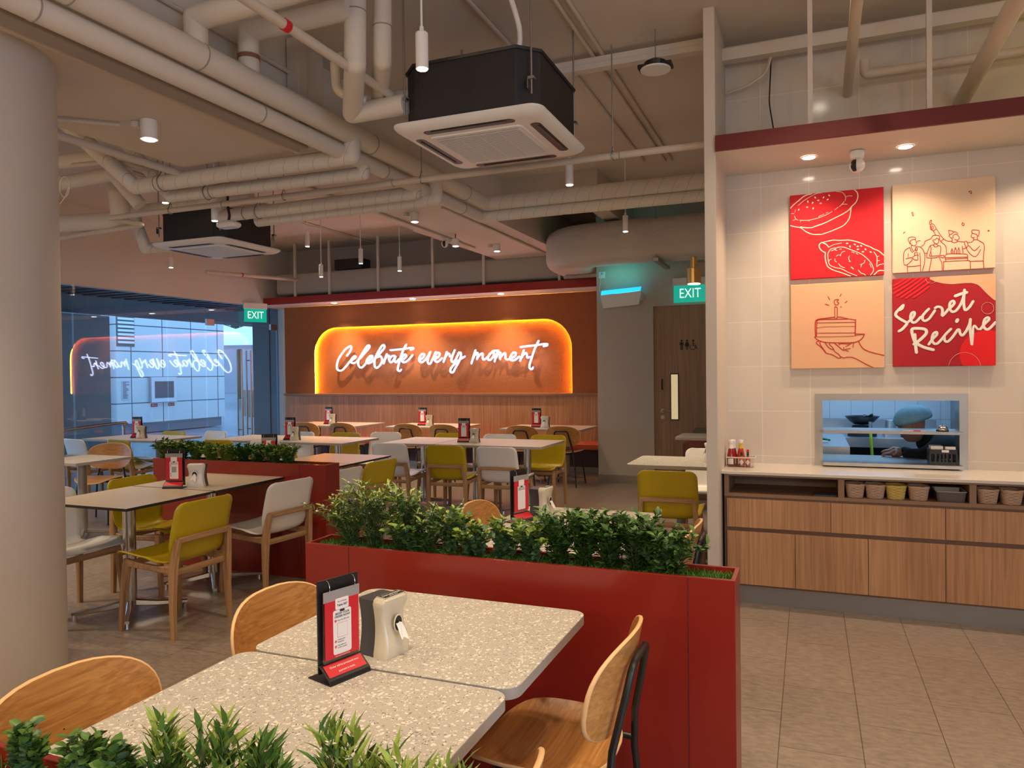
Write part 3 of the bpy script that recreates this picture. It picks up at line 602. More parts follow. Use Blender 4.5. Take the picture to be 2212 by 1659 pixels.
pipe('sprinkler_pipe',[(-4.9,8.7,3.55),(-4.9,8.75,3.45),(-4.8,10.6,3.42)],.026,COND,'thin pipe with a red band above the back wall fascia','',10,CG,[((-4.86,9.5,3.435),(-4.86,9.53,3.435),MAT['band_red'])],hang=[(-4.87,9.2,3.437,ZC)])
pipe('sprinkler_pipe',[(-8.35,8.6,3.08),(-8.1,10.6,3.16)],.03,COND,'thin slanting pipe behind the far air conditioner with a red band','',10,CG,[((-8.27,9.25,3.106),(-8.266,9.28,3.107),MAT['band_red'])])
# cable tray and things above the counter
o=MB().box((-2.3,5.13,3.66),(-.60,5.21,3.70)).box((-2.3,5.13,3.70),(-.60,5.14,3.74)).build('cable_tray',PAINTW,bev=.003); tag(o,'painted steel tray crossing under the ceiling from the partition fin','tray')
pipe('sprinkler_pipe',[(.34,5.2,3.45),(.34,5.2,3.36),(3.5,5.2,3.36)],.03,COND,'horizontal pipe with a turned-up valve end above the counter soffit',.03,14,G)
pipe('sprinkler_pipe',[(.22,2.6,3.36),(.25,5.41,3.33)],.030,COND,'long pipe above the counter running to the tiled wall, left of two','',14,G)
pipe('sprinkler_pipe',[(.90,2.4,3.20),(.90,5.41,3.17)],.045,COND,'long pipe above the counter running to the tiled wall, right and thicker','',16,G)
HG='hanger posts above the counter fascia'
for x in (.02,.65,1.30): tag(MB().box((x-.014,4.83,2.91),(x+.014,4.86,ZC)).build('hanger_post',PAINTW),'white square hanger post above the red counter fascia'+{.02:', left one',.65:', right one'}.get(x,' beyond the right edge'),'post',HG)
pipe('cable',[(-.52,5.35,3.42),(-.36,5.3,3.44),(-.25,5.3,3.50),(-.22,5.3,3.62)],.012,COND,'white flexible conduit curving along the tiled wall top',.05,8,cat='cable')
pipe('cable',[(-.22,5.3,3.60),(-.235,5.3,3.3),(-.21,5.3,3.13),(-.18,5.25,2.92)],.005,BLACK,'black cable hanging against the tiled wall above the soffit',.04,6,cat='cable')
# back wall: insulated rectangular duct, posts
bd=thing('insulated_duct','long wrinkled box duct lying above the back wall fascia','duct',(0,0,0))
MB().loft([[(x,10.62+a,3.09+b) for a,b in rrect(.36,.36,.05,3)] for x in [-8.55+.24*k for k in range(23)]]).build('duct_jacket',mat('duct_cloth',(.42,.39,.34),.8,bump=.9,bs=9),bd,smooth=True)
for i,(x,y) in enumerate(((-8.15,10.42),(-7.45,10.42),(-6.5,10.42),(-5.5,10.42),(-4.62,10.42),(-3.4,10.42))):
    zt=3.25 if -4.42<x<-3.3 else ZC
    o=MB().box((x-.02,y-.012,2.865),(x+.02,y+.018,zt)).build('hanger_post',PAINTW); tag(o,'white flat hanger post above the back fascia, '+['one','two','three','four','five','six'][i]+' counting from the glass front','post','hanger posts above the back fascia')
o=MB().box((-7.38,10.47,3.28),(-6.85,10.75,3.45)).build('speaker_box',BLACK,bev=.008); tag(o,'black loudspeaker box on top of the back duct','speaker')
# big round-cornered cloth duct
gd=thing('insulated_duct','large wrinkled cloth wrapped duct with rounded end near the washroom door','duct',(0,0,0))
path=[(-.66,9.20),(-1.5,9.20),(-2.3,9.20),(-2.68,9.26),(-2.92,9.45),(-3.02,9.75),(-3.02,10.3)]
loops=[]
P=crom([Vector((p[0],p[1],0)) for p in path],4)
for i,p in enumerate(P):
    t=(P[min(i+1,len(P)-1)]-P[max(i-1,0)]).normalized(); nrm=Vector((-t.y,t.x,0))
    loops.append([(p.x+nrm.x*a,p.y+nrm.y*a,3.13+b) for a,b in rrect(.62,.50,.13,4)])
MB().loft(loops).build('duct_jacket',mat('duct_cloth_light',(.58,.53,.47),.7,bump=1.6,bs=8),gd,smooth=True)
for x0,x1,y0,y1 in ((-1.72,-1.66,8.9,9.7),(-3.2,-2.62,10.0,10.06)):
    o=MB().box((x0,y0,2.83),(x1,y1,2.87)).build('duct_bracket',STEEL); tag(o,'steel channel bracket carrying the large cloth duct, '+('by the round end' if x0<-3 else 'above the insect trap'),'bracket','duct brackets')
for x in (-1.69,): tag(MB().cyl((x,8.93,2.85),(x,8.93,ZC),.005,n=6).build('threaded_rod',STEEL),'thin rod holding the bracket of the large cloth duct','rod')
# ------------------------------------------------------------ ceiling cassettes
def cassette(loc,rz,label,bodylen=.31):
    t=thing('air_conditioner',label,'air conditioner',loc,rz,'ceiling cassette air conditioners')
    b=[]
    for z in (.05,bodylen): b.append([(x,y,z) for x,y in [(-.43,-.32),(-.32,-.43),(.32,-.43),(.43,-.32),(.43,.32),(.32,.43),(-.32,.43),(-.43,.32)]])
    MB().loft(b).build('body',BLACKM,t,bev=.006)
    MB().loft([[(x*.99,y*.99,bodylen-.012) for x,y in [(-.442,-.328),(-.328,-.442),(.328,-.442),(.442,-.328),(.442,.328),(.328,.442),(-.328,.442),(-.442,.328)]],[(x,y,bodylen+.004) for x,y in [(-.442,-.328),(-.328,-.442),(.328,-.442),(.442,-.328),(.442,.328),(.328,.442),(-.328,.442),(-.442,.328)]]]).build('top_rim',BLACK,t)
    L=[]
    for w,z,r in ((.90,.055,.05),(.95,.045,.08),(.955,.036,.09),(.93,.020,.09),(.86,.004,.06),(.80,0,.05)):
        L.append([(x,y,z) for x,y in rrect(w,w,r,5)])
    pn=MB().loft(L).build('panel',WHITEM,t,smooth=True)
    gf=MB().loft([[(x,y,.002) for x,y in rrect(.60,.60,.03,4)],[(x,y,-.008) for x,y in rrect(.59,.59,.03,4)]]).build('grille_frame',WHITEM,t,smooth=True)
    MB().box((-.27,-.26,-.0095),(.27,.26,-.0075)).build('filter',mat('grille_dark',(.045,.035,.03),.7),gf)
    m=MB()
    for k in range(30): m.box((-.27,-.258+k*.0178,-.0125),(.27,-.2515+k*.0178,-.009))
    for k in range(5): m.box((-.272+k*.135,-.26,-.013),(-.268+k*.135,.26,-.0085))
    m.build('grille_slats',WHITEM,gf)
    for a in range(4):
        mb=MB(); ca,sa=math.cos(a*math.pi/2),math.sin(a*math.pi/2)
        pts=rrect(.58,.062,.028,4)
        rot=lambda x,y:(x*ca-(y+.375)*sa,x*sa+(y+.375)*ca)
        mb.loft([[(*rot(x,y),.004) for x,y in pts],[(*rot(x,y),-.0015) for x,y in pts]])
        v=mb.build('air_outlet',BLACK,t)
        mb=MB(); pts=rrect(.48,.012,.005,2); rot2=lambda x,y:(x*ca-(y+.385)*sa,x*sa+(y+.385)*ca)
        mb.loft([[(*rot2(x,y),-.002) for x,y in pts],[(*rot2(x,y),-.006) for x,y in pts]]); mb.build('louvre_flap',mat('flap_grey',(.07,.066,.06),.4),v)
    for sx,sy in ((-1,-1),(1,-1),(1,1),(-1,1)):
        x,y=sx*.405,sy*.405
        MB().cyl((x,y,.12),(x,y,ZC-loc[2]-.004),.006,n=6).build('hanger_rod',STEEL,t,smooth=True)
        MB().box((x-.02,y-.018,.20),(x+.02,y+.018,.215)).box((x-.02,y-.018,.15),(x-.016,y+.018,.215)).build('hanger_bracket',STEEL,t)
    return t
ac=cassette((-1.83,4.31,2.94),0,'square ceiling air conditioner with black casing hanging nearest the viewer',.39)
MB().tube(crom([(.25,-.2,.37),(.30,-.05,.41),(.34,.1,.40),(.36,.22,.36)],5),.018,8).build('refrigerant_hose',BLACK,ac,smooth=True)
cassette((-5.86,6.22,2.85),0,'square ceiling air conditioner with black casing further off by the glass front',.36)
pipe('flexible_duct',[(-1.62,4.0,3.77),(-1.56,4.02,3.6),(-1.55,4.1,3.45),(-1.62,4.12,3.32)],.016,WHITEM,'ribbed white flexible conduit looping down to the near air conditioner',.1,10,cat='cable')
# ------------------------------------------------------------ lamps
def pendant(loc,zt,label,L=.19,r=.032,pw=22,group='white pendant spot lamps',spot=95,col=WARM):
    t=thing('pendant_lamp',label,'pendant lamp',loc,0,group)
    MB().lathe([(r*.9,L),(r,L-.004),(r,.004),(r*.97,0)],(0,0,0),20).build('lamp_shade',WHITEM,t,smooth=True,ang=30)
    MB().lathe([(.011,L+.03),(.013,L)],(0,0,0),10).build('cord_grip',WHITEM,t,smooth=True)
    MB().cyl((0,0,L+.02),(0,0,zt-loc[2]),.0055,n=8).build('cord',WHITEM,t,smooth=True)
    MB().cyl((0,0,-.001),(0,0,-.004),r*.82,n=16).build('lens',LENS,t)
    light('SPOT',(0,0,-.02),pw,col,.03,spot,.7,target=(0,0,-1),parent=t)
    return t
pendant((-1.785,3.3,3.03),ZC,'large white pendant spot lamp nearest the viewer, left of the black air conditioner',.18,.032,34)
pendant((-1.76,5.68,3.0),ZC,'white pendant spot lamp hanging past the far corner of the near air conditioner',.19,.032,34)
pendant((-1.80,7.8,3.0),ZC,'white pendant spot lamp hanging before the large cloth duct',.17,.030,30)
pendant((-6.62,8.75,3.35),ZC,'leftmost white pendant spot lamp before the back wall, hung high',.20,.032,44)
pendant((-6.37,8.72,2.90),ZC,'white pendant spot lamp hung lowest at left before the back wall',.17,.028,44)
pendant((-5.70,8.7,3.04),ZC,'white pendant spot lamp hung midway before the back wall',.20,.030,44)
pendant((-5.09,8.7,2.90),ZC,'rightmost white pendant spot lamp before the back wall',.19,.028,44)
pendant((-8.3,7.9,3.05),ZC,'white pendant spot lamp below and behind the far air conditioner',.14,.030,22)
pendant((-5.75,5.42,3.19),ZC,'small white spot lamp lit among the left pipe cluster',.10,.032,22)
pendant((-5.03,5.30,2.93),ZC,'tall white spot lamp at the right front of the far air conditioner',.22,.030,24)
def drum(loc,label,h=.10,r=.05,pw=24):
    t=thing('surface_lamp',label,'ceiling lamp',loc,0,'white drum spot lamps')
    MB().lathe([(r,0),(r,-h+.004),(r*1.04,-h)],(0,0,0),28).build('lamp_body',WHITEM,t,smooth=True,ang=30)
    MB().cyl((0,0,-h-.001),(0,0,-h-.004),r*.75,n=20).build('lens',LENS,t)
    MB().cyl((-r-.05,-.01,0),(-r-.05,-.01,-.035),.032,n=16).build('junction_box',PAINTW,t,smooth=True,ang=30)
    light('SPOT',(0,0,-h-.02),pw,WARM,.03,110,.7,target=(0,0,-1),parent=t)
    return t
drum((-3.86,3.52,3.128),'drum spot lamp under the dropped panel by the round column',.12,.052,26)
drum((-3.93,7.05,3.248),'drum spot lamp on the long beam, nearest of three',.10,.045,24)
MB().cyl((0,0,0),(0,0,.06),.006,n=8).build('stem',BLACK,drum((-4.08,8.35,3.19),'drum spot lamp on the long beam, middle of three beside the camera dome',.09,.045,24))
drum((-3.90,9.25,3.248),'drum spot lamp on the long beam, furthest of three',.09,.045,24)
RG='recessed downlights'
for i,(x,y) in enumerate(((-7.5,10.62),(-6.0,10.66),(-4.44,10.66))):
    o=MB().cyl((x,y,2.743),(x,y,2.738),.042,n=20).build('recessed_downlight',LENS); tag(o,'lit round recessed downlight in the white soffit over the neon sign, '+['left','middle','right'][i],'downlight',RG)
    light('SPOT',(x,10.50,2.72),70,(1,.74,.45),.03,80,.95,target=(x,10.95,1.05))
CG2=[]
for i,x in enumerate((.01,.56)):
    o=MB().cyl((x,5.14,2.864),(x,5.14,2.858),.036,n=24).build('recessed_downlight',LENS); tag(o,'lit round recessed downlight above the canvas prints, '+['left','right'][i],'downlight',RG)
    MB().lathe([(.036,-.001),(.046,-.001),(.050,.003)],(x,5.14,2.862),24,cap=False).build('lamp_ring',WHITEM,o,smooth=True)
for x in (.01,.56,1.3,2.1): light('SPOT',(x,5.04,2.84),22,(1,.72,.48),.03,125,.8,target=(x,5.10,0))
o=MB().cyl((.1,3.9,ZC-.001),(.1,3.9,ZC-.02),.05,n=20).build('recessed_downlight',LENS); tag(o,'lit round downlight at the very top edge above the counter aisle','downlight',RG)
light('SPOT',(.1,3.9,ZC-.05),40,WARM,.04,110,.7)
# brass pendant
bp=thing('brass_pendant','brass stepped pendant lamp hanging by the exit sign at the partition fin','pendant lamp',(-.965,6.9,2.30))
MB().lathe([(.060,0),(.064,.004),(.066,.135),(.060,.14),(.030,.142),(.030,.24),(.026,.245)],(0,0,0),32).build('lamp_shade',BRASS,bp,smooth=True,ang=30)
MB().tube([(0,0,.18),(.10,0,.185),(.14,-.0,.17),(.36,0,.17)],.005,8).build('bracket_arm',BRASS,bp); MB().cyl((0,0,-.001),(0,0,-.004),.055,n=24).build('lens',LENS,bp)
light('SPOT',(0,0,-.02),30,WARM,.04,110,.7,target=(0,0,-1),parent=bp)
# other lamps over tables that the frame cuts off or hides
for (x,y,z,p) in ((-1.05,1.5,2.9,42),(-1.1,3.2,3.0,30),(.9,3.0,3.2,36),(-.2,1.2,3.1,30),(-2.5,1.5,3.0,36),(-7.9,6.0,3.0,34),(-1.3,6.3,3.0,26),(-5.9,.8,3.0,50),(-5.6,3.6,3.0,40)):
    light('SPOT',(x,y,z),p,WARM,.035,100,.7)
light('SPOT',(2.3,4.95,3.2),55,(1,.80,.06),.1,150,.8,target=(2.4,5.42,3.5))
# kitchen light
light('AREA',(1.0,6.9,2.65),27,(.36,.64,1.0),2.2,target=(1.0,6.9,0),sy=1.2)
# ------------------------------------------------------------ ceiling gadgets
def domecam(loc,label,face):
    t=thing('security_camera',label,'camera',loc,face,'white dome cameras')
    MB().lathe([(.040,0),(.043,-.02),(.036,-.045),(.028,-.05)],(0,0,0),24).build('mount',WHITE,t,smooth=True)
    s=.045; MB().lathe([(s*math.sin(k*math.pi/12)+1e-4,-.088+s*math.cos(k*math.pi/12)) for k in range(13)],(0,0,0),24).build('head',WHITE,t,smooth='all')
    m=MB(); P=[]
    for i in range(9):
        a=-1.0+i*.22; row=[]
        for j in range(7):
            b=-.42+j*.14; q=s+.0015; row.append((q*math.cos(a)*math.sin(b),-q*math.cos(a)*math.cos(b),-.088+q*math.sin(a)))
        P.append(row)
    m.quadgrid(P); m.build('lens_cover',BLACK,t,smooth='all')
    return t
domecam((.29,5.12,2.862),'white swivel camera under the counter soffit between two downlights',R(-35))
domecam((-4.28,8.45,3.248),'white swivel camera on the long beam before the back wall',R(10))
cs=thing('ceiling_speaker','round ceiling speaker with black back hanging left of the partition fin','speaker',(-.93,4.95,3.50))
MB().lathe([(.085,0),(.09,.006),(.075,.012)],(0,0,0),28).build('grille',mat('speaker_grille',(.30,.26,.22),.6),cs,smooth=True); MB().lathe([(.09,-.002),(.10,.0),(.10,.008),(.09,.01)],(0,0,0),28).build('rim',WHITEM,cs,smooth=True)
MB().lathe([(.07,.012),(.075,.05),(.04,.07)],(0,0,0),20).box((-.11,-.05,.012),(.11,.05,.035)).build('housing',BLACK,cs); MB().cyl((0,0,.07),(0,0,.27),.004,n=6).build('hanger_wire',STEEL,cs)
# projector style flood lamp under the left pipes
fl=thing('sensor_lamp','oval white sensor lamp hanging by a black cable before the far air conditioner','lamp',(-4.85,5.28,2.86))
MB().loft([[(x*s,y*s,z) for x,y in rrect(.24,.13,.06,5)] for s,z in ((.5,.05),(.92,.03),(1,.015),(.96,0),(.8,-.012))]).build('housing',WHITEM,fl,smooth=True)
MB().loft([[(x,y,-.0125) for x,y in rrect(.17,.085,.04,5)],[(x,y,-.017) for x,y in rrect(.15,.07,.03,5)]]).build('lens',mat('sensor_lens',(.6,.52,.42),.3),fl)
MB().tube([(0,0,.05),(.01,0,.10),(-.01,0,.20),(0,0,.36)],.012,8).build('cable',BLACK,fl,smooth=True); MB().cyl((0,0,.36),(0,0,ZC-2.86),.012,n=8).build('drop_rod',PAINTW,fl,smooth=True)
# ------------------------------------------------------------ exit signs, insect trap, socket
TEAL=mat('exit_green',(.0,.30,.20),.3,emit=(.0,.42,.30),es=.45); EXW=mat('exit_white',(.8,.9,.85),.4,emit=(.85,1,.95),es=.5)
def exitsign(loc,rz,label,w=.40):
    t=thing('exit_sign',label,'exit sign',loc,rz,'green exit signs')
    MB().box((-w/2,-.02,.02),(w/2,.02,.12)).build('housing',WHITEM,t,bev=.006); MB().box((-w/2+.012,-.007,-.20),(w/2-.012,.007,.02)).build('sign_face',TEAL,t)
    text('EXIT',.175,EXW,t,(0,-.009,-.088),sx=.78); return t
exitsign((-8.70,10.06,2.63),R(60),'green lit exit sign hanging above the glass door',.40)
exitsign((-1.42,9.79,2.60),0,'green lit exit sign above the washroom door, partly behind the brass lamp',.44)
it=thing('insect_trap','white wall mounted insect trap with cyan light from its top','insect trap',(-2.31,9.82,2.50))
CY=mat('trap_cyan',(.1,.7,.8),.4,emit=(.02,.55,.75),es=.7)
MB().loft([[(x,-.02,z) for x,z in ((-.28,-.06),(.28,-.03),(.28,.06),(-.28,.03))],[(x,-.14,z) for x,z in ((-.24,-.14),(.24,-.11),(.28,.07),(-.28,.03))]]).build('housing',WHITE,it,bev=.008)
MB().box((-.26,-.12,.06),(.26,-.02,.075)).build('light_slot',CY,it)
m=MB(); 
m.poly([(-.27,-.142,.035),(.27,-.142,.075),(.27,-.10,.13),(-.27,-.10,.10)]); m.build('front_glow',CY,it)
light('AREA',(-2.31,9.60,2.70),.55,(.05,.85,.75),.45,target=(-2.31,9.75,3.3),sy=.06)
sk=thing('wall_socket','wall socket with a plug and hanging cord beside the insect trap','socket',(-2.60,9.835,2.83)); MB().box((-.045,-.01,-.045),(.045,0,.045)).build('plate',WHITE,sk,bev=.004); MB().lathe([(.02,0),(.018,.03)],(0,0,0),12).build('plug',mat('plug_blue',(.35,.40,.8),.4),sk)
MB().tube(crom([(0,-.02,-.01),(-.02,-.025,-.10),(-.03,-.02,-.20),(.0,-.02,-.28),(.03,-.02,-.29)],4),.004,6).build('cord',WHITE,sk,smooth=True)
# thin hanging wires tangled under left pipes
tag(MB().tube(crom([(-6.3,4.6,3.36),(-6.1,4.6,3.28)]+[(-6.02+.06*math.cos(a),4.58,3.18+.09*math.sin(a)) for a in [k*.9 for k in range(15)]]+[(-6.1,4.6,3.05),(-6.4,4.6,3.0)],3),.004,5).build('cable_coil',WHITE,smooth=True),'loose coil of thin white cable hanging in the left pipe cluster','cable')
# ------------------------------------------------------------ chairs
def sweep(mb,pts,sizes):
    # rectangular bar with changing section: pts list, sizes (a,b) half sizes
    mb.tube(pts,0,sq=sizes); return mb
def make_shell_chair(name,label,m,group):
    t=thing(name,label,'chair',(0,0,0),0,group)
    prof=crom([(.235,.440,0),(.20,.452,0),(.10,.443,0),(-.02,.428,0),(-.11,.418,0),(-.178,.424,0),(-.213,.458,0),(-.226,.53,0),(-.243,.62,0),(-.264,.71,0),(-.286,.783,0)],5)
    # denser rows near both ends for rounded corners
    Lc=[0]
    for a,b in zip(prof[:-1],prof[1:]): Lc.append(Lc[-1]+(b-a).length)
    T=Lc[-1]
    def at(s):
        s=max(0,min(T-1e-6,s))
        for i in range(len(prof)-1):
            if Lc[i+1]>=s: k=(s-Lc[i])/(Lc[i+1]-Lc[i]); return prof[i].lerp(prof[i+1],k)
        return prof[-1]
    rc_=.055; S=[0,.004,.012,.026,.045,.07]+[.07+(T-.14)*k/18 for k in range(1,18)]+[T-.07,T-.045,T-.026,T-.012,T-.004,T]
    rows=[]
    for s in S:
        p=at(s); fr=s/T
        hw=(.228-.012*fr)*(1-.20*math.exp(-((fr-.535)/.075)**2))+(.006 if .4<fr<.6 else 0)
        d=min(s,T-s); 
        if d<rc_: hw=hw-rc_+math.sqrt(max(0,rc_**2-(rc_-d)**2))
        row=[]
        for j in range(13):
            v=-1+j/6; x=hw*v
            seat=max(0,1-max(0,(fr-.30))/.18) if fr>.30 else 1
            back=1-seat
            lift=.026*abs(v)**3*seat*(1 if fr>.06 else fr/.06)
            fwd=.022*abs(v)**2.5*back*(1-.35*max(0,(fr-.6)/.4))
            mid=max(0,1-abs(fr-.42)/.16)
            y=p.x+fwd+.012*mid*abs(v)**3; z=p.y+lift+.02*mid*abs(v)**3
            row.append((x,y,z))
        rows.append(row)
    MB().quadgrid(rows).build('seat_shell',m,t,smooth='all',sol=.009)
    for sx in (-1,1):
        q=MB(); sweep(q,[(sx*.212,-.225,0),(sx*.208,-.218,.22),(sx*.204,-.220,.40),(sx*.196,-.236,.50),(sx*.188,-.250,.575)],[(.015,.014),(.019,.017),(.026,.019),(.021,.017),(.017,.015)])
        q.build('leg',ASH,t,smooth=True,ang=30)
        q=MB(); sweep(q,[(sx*.212,.205,0),(sx*.203,.192,.20),(sx*.192,.170,.385),(sx*.190,.165,.425)],[(.014,.013),(.018,.016),(.025,.018),(.022,.016)])
        q.build('leg',ASH,t,smooth=True,ang=30)
        q=MB(); sweep(q,[(sx*.200,-.212,.395),(sx*.197,-.10,.392),(sx*.195,.05,.398),(sx*.192,.165,.405)],[(.026,.014),(.017,.013),(.017,.013),(.024,.014)])
        q.build('side_rail',ASHX,t,smooth=True,ang=30)
    q=MB(); sweep(q,[(-.195,-.250,.565),(-.10,-.256,.567),(0,-.258,.568),(.10,-.256,.567),(.195,-.250,.565)],(.017,.012)); q.build('back_rail',ASHX,t,smooth=True,ang=30)
    q=MB(); sweep(q,[(-.185,.165,.395),(.185,.165,.395)],(.018,.011)); q.build('front_rail',ASHX,t)
    q=MB(); sweep(q,[(-.19,-.205,.375),(.19,-.205,.375)],(.018,.011)); q.build('rear_rail',ASHX,t)
    return t
def make_ply_chair(label,group):
    t=thing('plywood_chair',label,'chair',(0,0,0),0,group)
    def oval(n,w,h,ex=2.5): return [(w*math.copysign(abs(math.cos(2*math.pi*k/n))**(2/ex),math.cos(2*math.pi*k/n)),h*math.copysign(abs(math.sin(2*math.pi*k/n))**(2/ex),math.sin(2*math.pi*k/n))) for k in range(n)]
    # backrest: oval sheet bent forward at the sides and reclined
    def bp(u,v,off): 
        zz=.668+v; yy=-.205-.20*(v)+ (.95*u*u) - .02
        return (u,yy+off,zz)
    n=40; rings=[]
    O=oval(n,.242,.138,2.65)
    def ring(s,off): return [bp(x*s,z*s,off) for x,z in O]
    for side,off in ((0,.006),(1,-.006)):
        m=MB(); R_=[ring(s,off) for s in (.02,.3,.55,.75,.9,.97,1.0)]
        m.quadgrid(R_,cv=True)
        rings.append(m)
    m=MB(); m.quadgrid([ring(s,.006) for s in (.01,.3,.55,.75,.9,.975)],cv=True).quadgrid([ring(s,-.006) for s in (.01,.3,.55,.75,.9,.975)],cv=True)
    b=m.build('backrest',PLY,t,smooth=True,ang=50)
    m=MB(); m.quadgrid([ring(.975,.006),ring(.993,.0045),ring(1.0,0),ring(.993,-.0045),ring(.975,-.006)],cv=True); m.build('veneer_edge',PLYE,b,smooth='all')
    O2=oval(n,.215,.205,2.7)
    def sp(x,y,off): 
        dip=-.012*math.exp(-((y+.03)/.10)**2)*(1-(x/.22)**2); fall=-.05*max(0,(y-.10)/.10)**2; wing=.018*(abs(x)/.215)**3
        return (x,y+.01,.455+dip+fall*.6+wing+off)
    def ring2(s,off): return [sp(x*s,y*s,off) for x,y in O2]
    m=MB(); m.quadgrid([ring2(s,.006) for s in (.01,.25,.5,.7,.85,.94,.98)],cv=True).quadgrid([ring2(s,-.006) for s in (.01,.25,.5,.7,.85,.94,.98)],cv=True)
    st=m.build('seat',PLY,t,smooth=True,ang=50)
    MB().quadgrid([ring2(.98,.006),ring2(.995,.0045),ring2(1,0),ring2(.995,-.0045),ring2(.98,-.006)],cv=True).build('veneer_edge',PLYE,st,smooth='all')
    r=.0105
    loop=[(-.135,-.213,.52),(-.105,-.243,.655),(-.092,-.254,.712),(-.080,-.258,.730),(-.055,-.259,.738),(.055,-.259,.738),(.080,-.258,.730),(.092,-.254,.712),(.105,-.243,.655),(.135,-.213,.52)]
    MB().tube(loop,r,10).build('back_support',BLACK,t,smooth=True)
    for sx in (-1,1):
        MB().tube([(sx*.135,-.213,.52),(sx*.158,-.205,.40),(sx*.195,-.235,.012),(sx*.196,-.236,0)],[r,r,r*.9,r],10).build('leg',BLACK,t,smooth=True)
        MB().tube([(sx*.150,.10,.435),(sx*.160,.13,.40),(sx*.195,.20,.012),(sx*.196,.201,0)],[r,r,r*.9,r],10).build('leg',BLACK,t,smooth=True)
        MB().tube([(sx*.155,-.205,.425),(sx*.150,.11,.432)],r*.9,10).build('seat_rail',BLACK,t,smooth=True)
    MB().tube([(-.155,-.16,.428),(.155,-.16,.428)],r*.9,10).tube([(-.150,.09,.432),(.150,.09,.432)],r*.9,10).build('cross_tube',BLACK,t,smooth=True)
    return t
GS='moulded shell chairs on wooden legs'; GP='plywood chairs on black steel legs'
YC=make_shell_chair('shell_chair','mustard yellow shell chair nearest the viewer, right side of the cream table',YEL,GS)
WC=make_shell_chair('shell_chair','white shell chair on the right side of the cream table, against the long red planter',WHITE,GS)
PC=make_ply_chair('oak plywood chair at far right of the near terrazzo table, its seat in view',GP)
# facing: 0 = +Y (away), 90 = -X, 180 = -Y, -90 = +X
YC.location=(-3.60,3.41,0); YC.rotation_euler.z=R(88)
WC.location=(-3.60,4.22,0); WC.rotation_euler.z=R(84)
PC.location=(-.69,1.99,0); PC.rotation_euler.z=R(90)
def yc(x,y,a,l): return dup(YC,(x,y,0),R(a),l,GS)
def wc(x,y,a,l): return dup(WC,(x,y,0),R(a),l,GS)
def pc(x,y,a,l): return dup(PC,(x,y,0),R(a),l,GP)
wc(-4.34,3.30,-92,'white shell chair on the left side of the cream table, cut by the round column')
yc(-4.32,3.98,-88,'yellow shell chair on the left side of the cream table, seen through under the tabletop')
pc(-1.43,1.225,-90,'oak plywood chair at bottom left of the near terrazzo table')
pc(-1.41,1.95,-90,'oak plywood chair on the left of the near terrazzo table, behind the menu stand')
pc(-.70,1.16,90,'oak plywood chair at bottom right whose backrest tip just shows')
pc(-1.47,3.66,-90,'oak plywood chair on the left of the terrazzo table behind the near planter')
pc(-.72,3.50,90,'oak plywood chair behind the near planter at its right end, by the fin')
# far table row D
wc(-4.12,7.03,0,'white shell chair at the long light table, front row left')
yc(-3.45,6.98,3,'mustard yellow shell chair at the long light table, front row middle')
wc(-2.86,6.96,0,'white shell chair at the long light table, front row right')
yc(-4.05,7.83,180,'bright yellow shell chair at the long light table, back row left')
wc(-3.42,7.84,178,'white shell chair at the long light table, back row middle')
yc(-2.80,7.86,182,'yellow shell chair at the long light table, back row right')
# table B
yc(-6.32,6.90,2,'yellow shell chair at the left of the table behind the left planter, front row')
wc(-5.62,6.88,0,'white shell chair behind the left planter, front row centre')
wc(-6.10,7.60,180,'white shell chair at the table behind the left planter, back row left')
yc(-5.42,7.62,180,'yellow shell chair at the table behind the left planter, back row middle')
wc(-4.92,7.78,184,'white shell chair at the right end of the table behind the left planter, back row')
# table C behind the left planter
yc(-3.62,5.42,84,'mustard yellow shell chair right of the dark-edged table end, angled to it')
wc(-3.60,4.86,86,'white shell chair right of the left planter end, partly hidden by it')
yc(-4.42,5.15,-92,'yellow shell chair left of the dark-edged table behind the left planter')
yc(-4.42,5.72,-92,'yellow shell chair further along the left of the dark-edged table')
# table A
yc(-7.52,6.62,-8,'yellow-green shell chair at the table by the glass front, front right')
wc(-8.16,6.55,-8,'white shell chair at the table by the glass front, front left')
yc(-7.95,7.30,180,'yellow shell chair at the table by the glass front, back side')
wc(-7.40,7.45,172,'white shell chair at the table by the glass front, back right corner')
pc(-6.92,5.60,-28,'pale plywood chair just beside the round column') .rotation_euler.z=R(200)
for x,l in ((-7.13,'far left behind a menu stand'),(-6.47,'second from the left'),(-5.36,'third from the left'),(-4.78,'fourth from the left'),(-3.60,'fifth from the left'),(-3.02,'last on the right beside the grey wall')):
    pc(x,9.50,0,'dark-backed plywood chair in the back row, '+l)
yc(-.97,5.66,2,'large mustard shell chair in front of the terrazzo table left of the partition fin')
wc(-.86,6.78,180,'white shell chair behind the terrazzo table left of the partition fin')
rc1=make_shell_chair('shell_chair','dark maroon shell chair near the washroom door beside the partition fin',mat('maroon_plastic',(.12,.035,.025),.4),GS); rc1.location=(-1.02,8.16,0)
rc2=make_shell_chair('shell_chair','dark olive shell chair furthest off by the washroom door',mat('olive_plastic',(.10,.09,.04),.4),GS); rc2.location=(-1.16,9.35,0); rc2.rotation_euler.z=R(180)
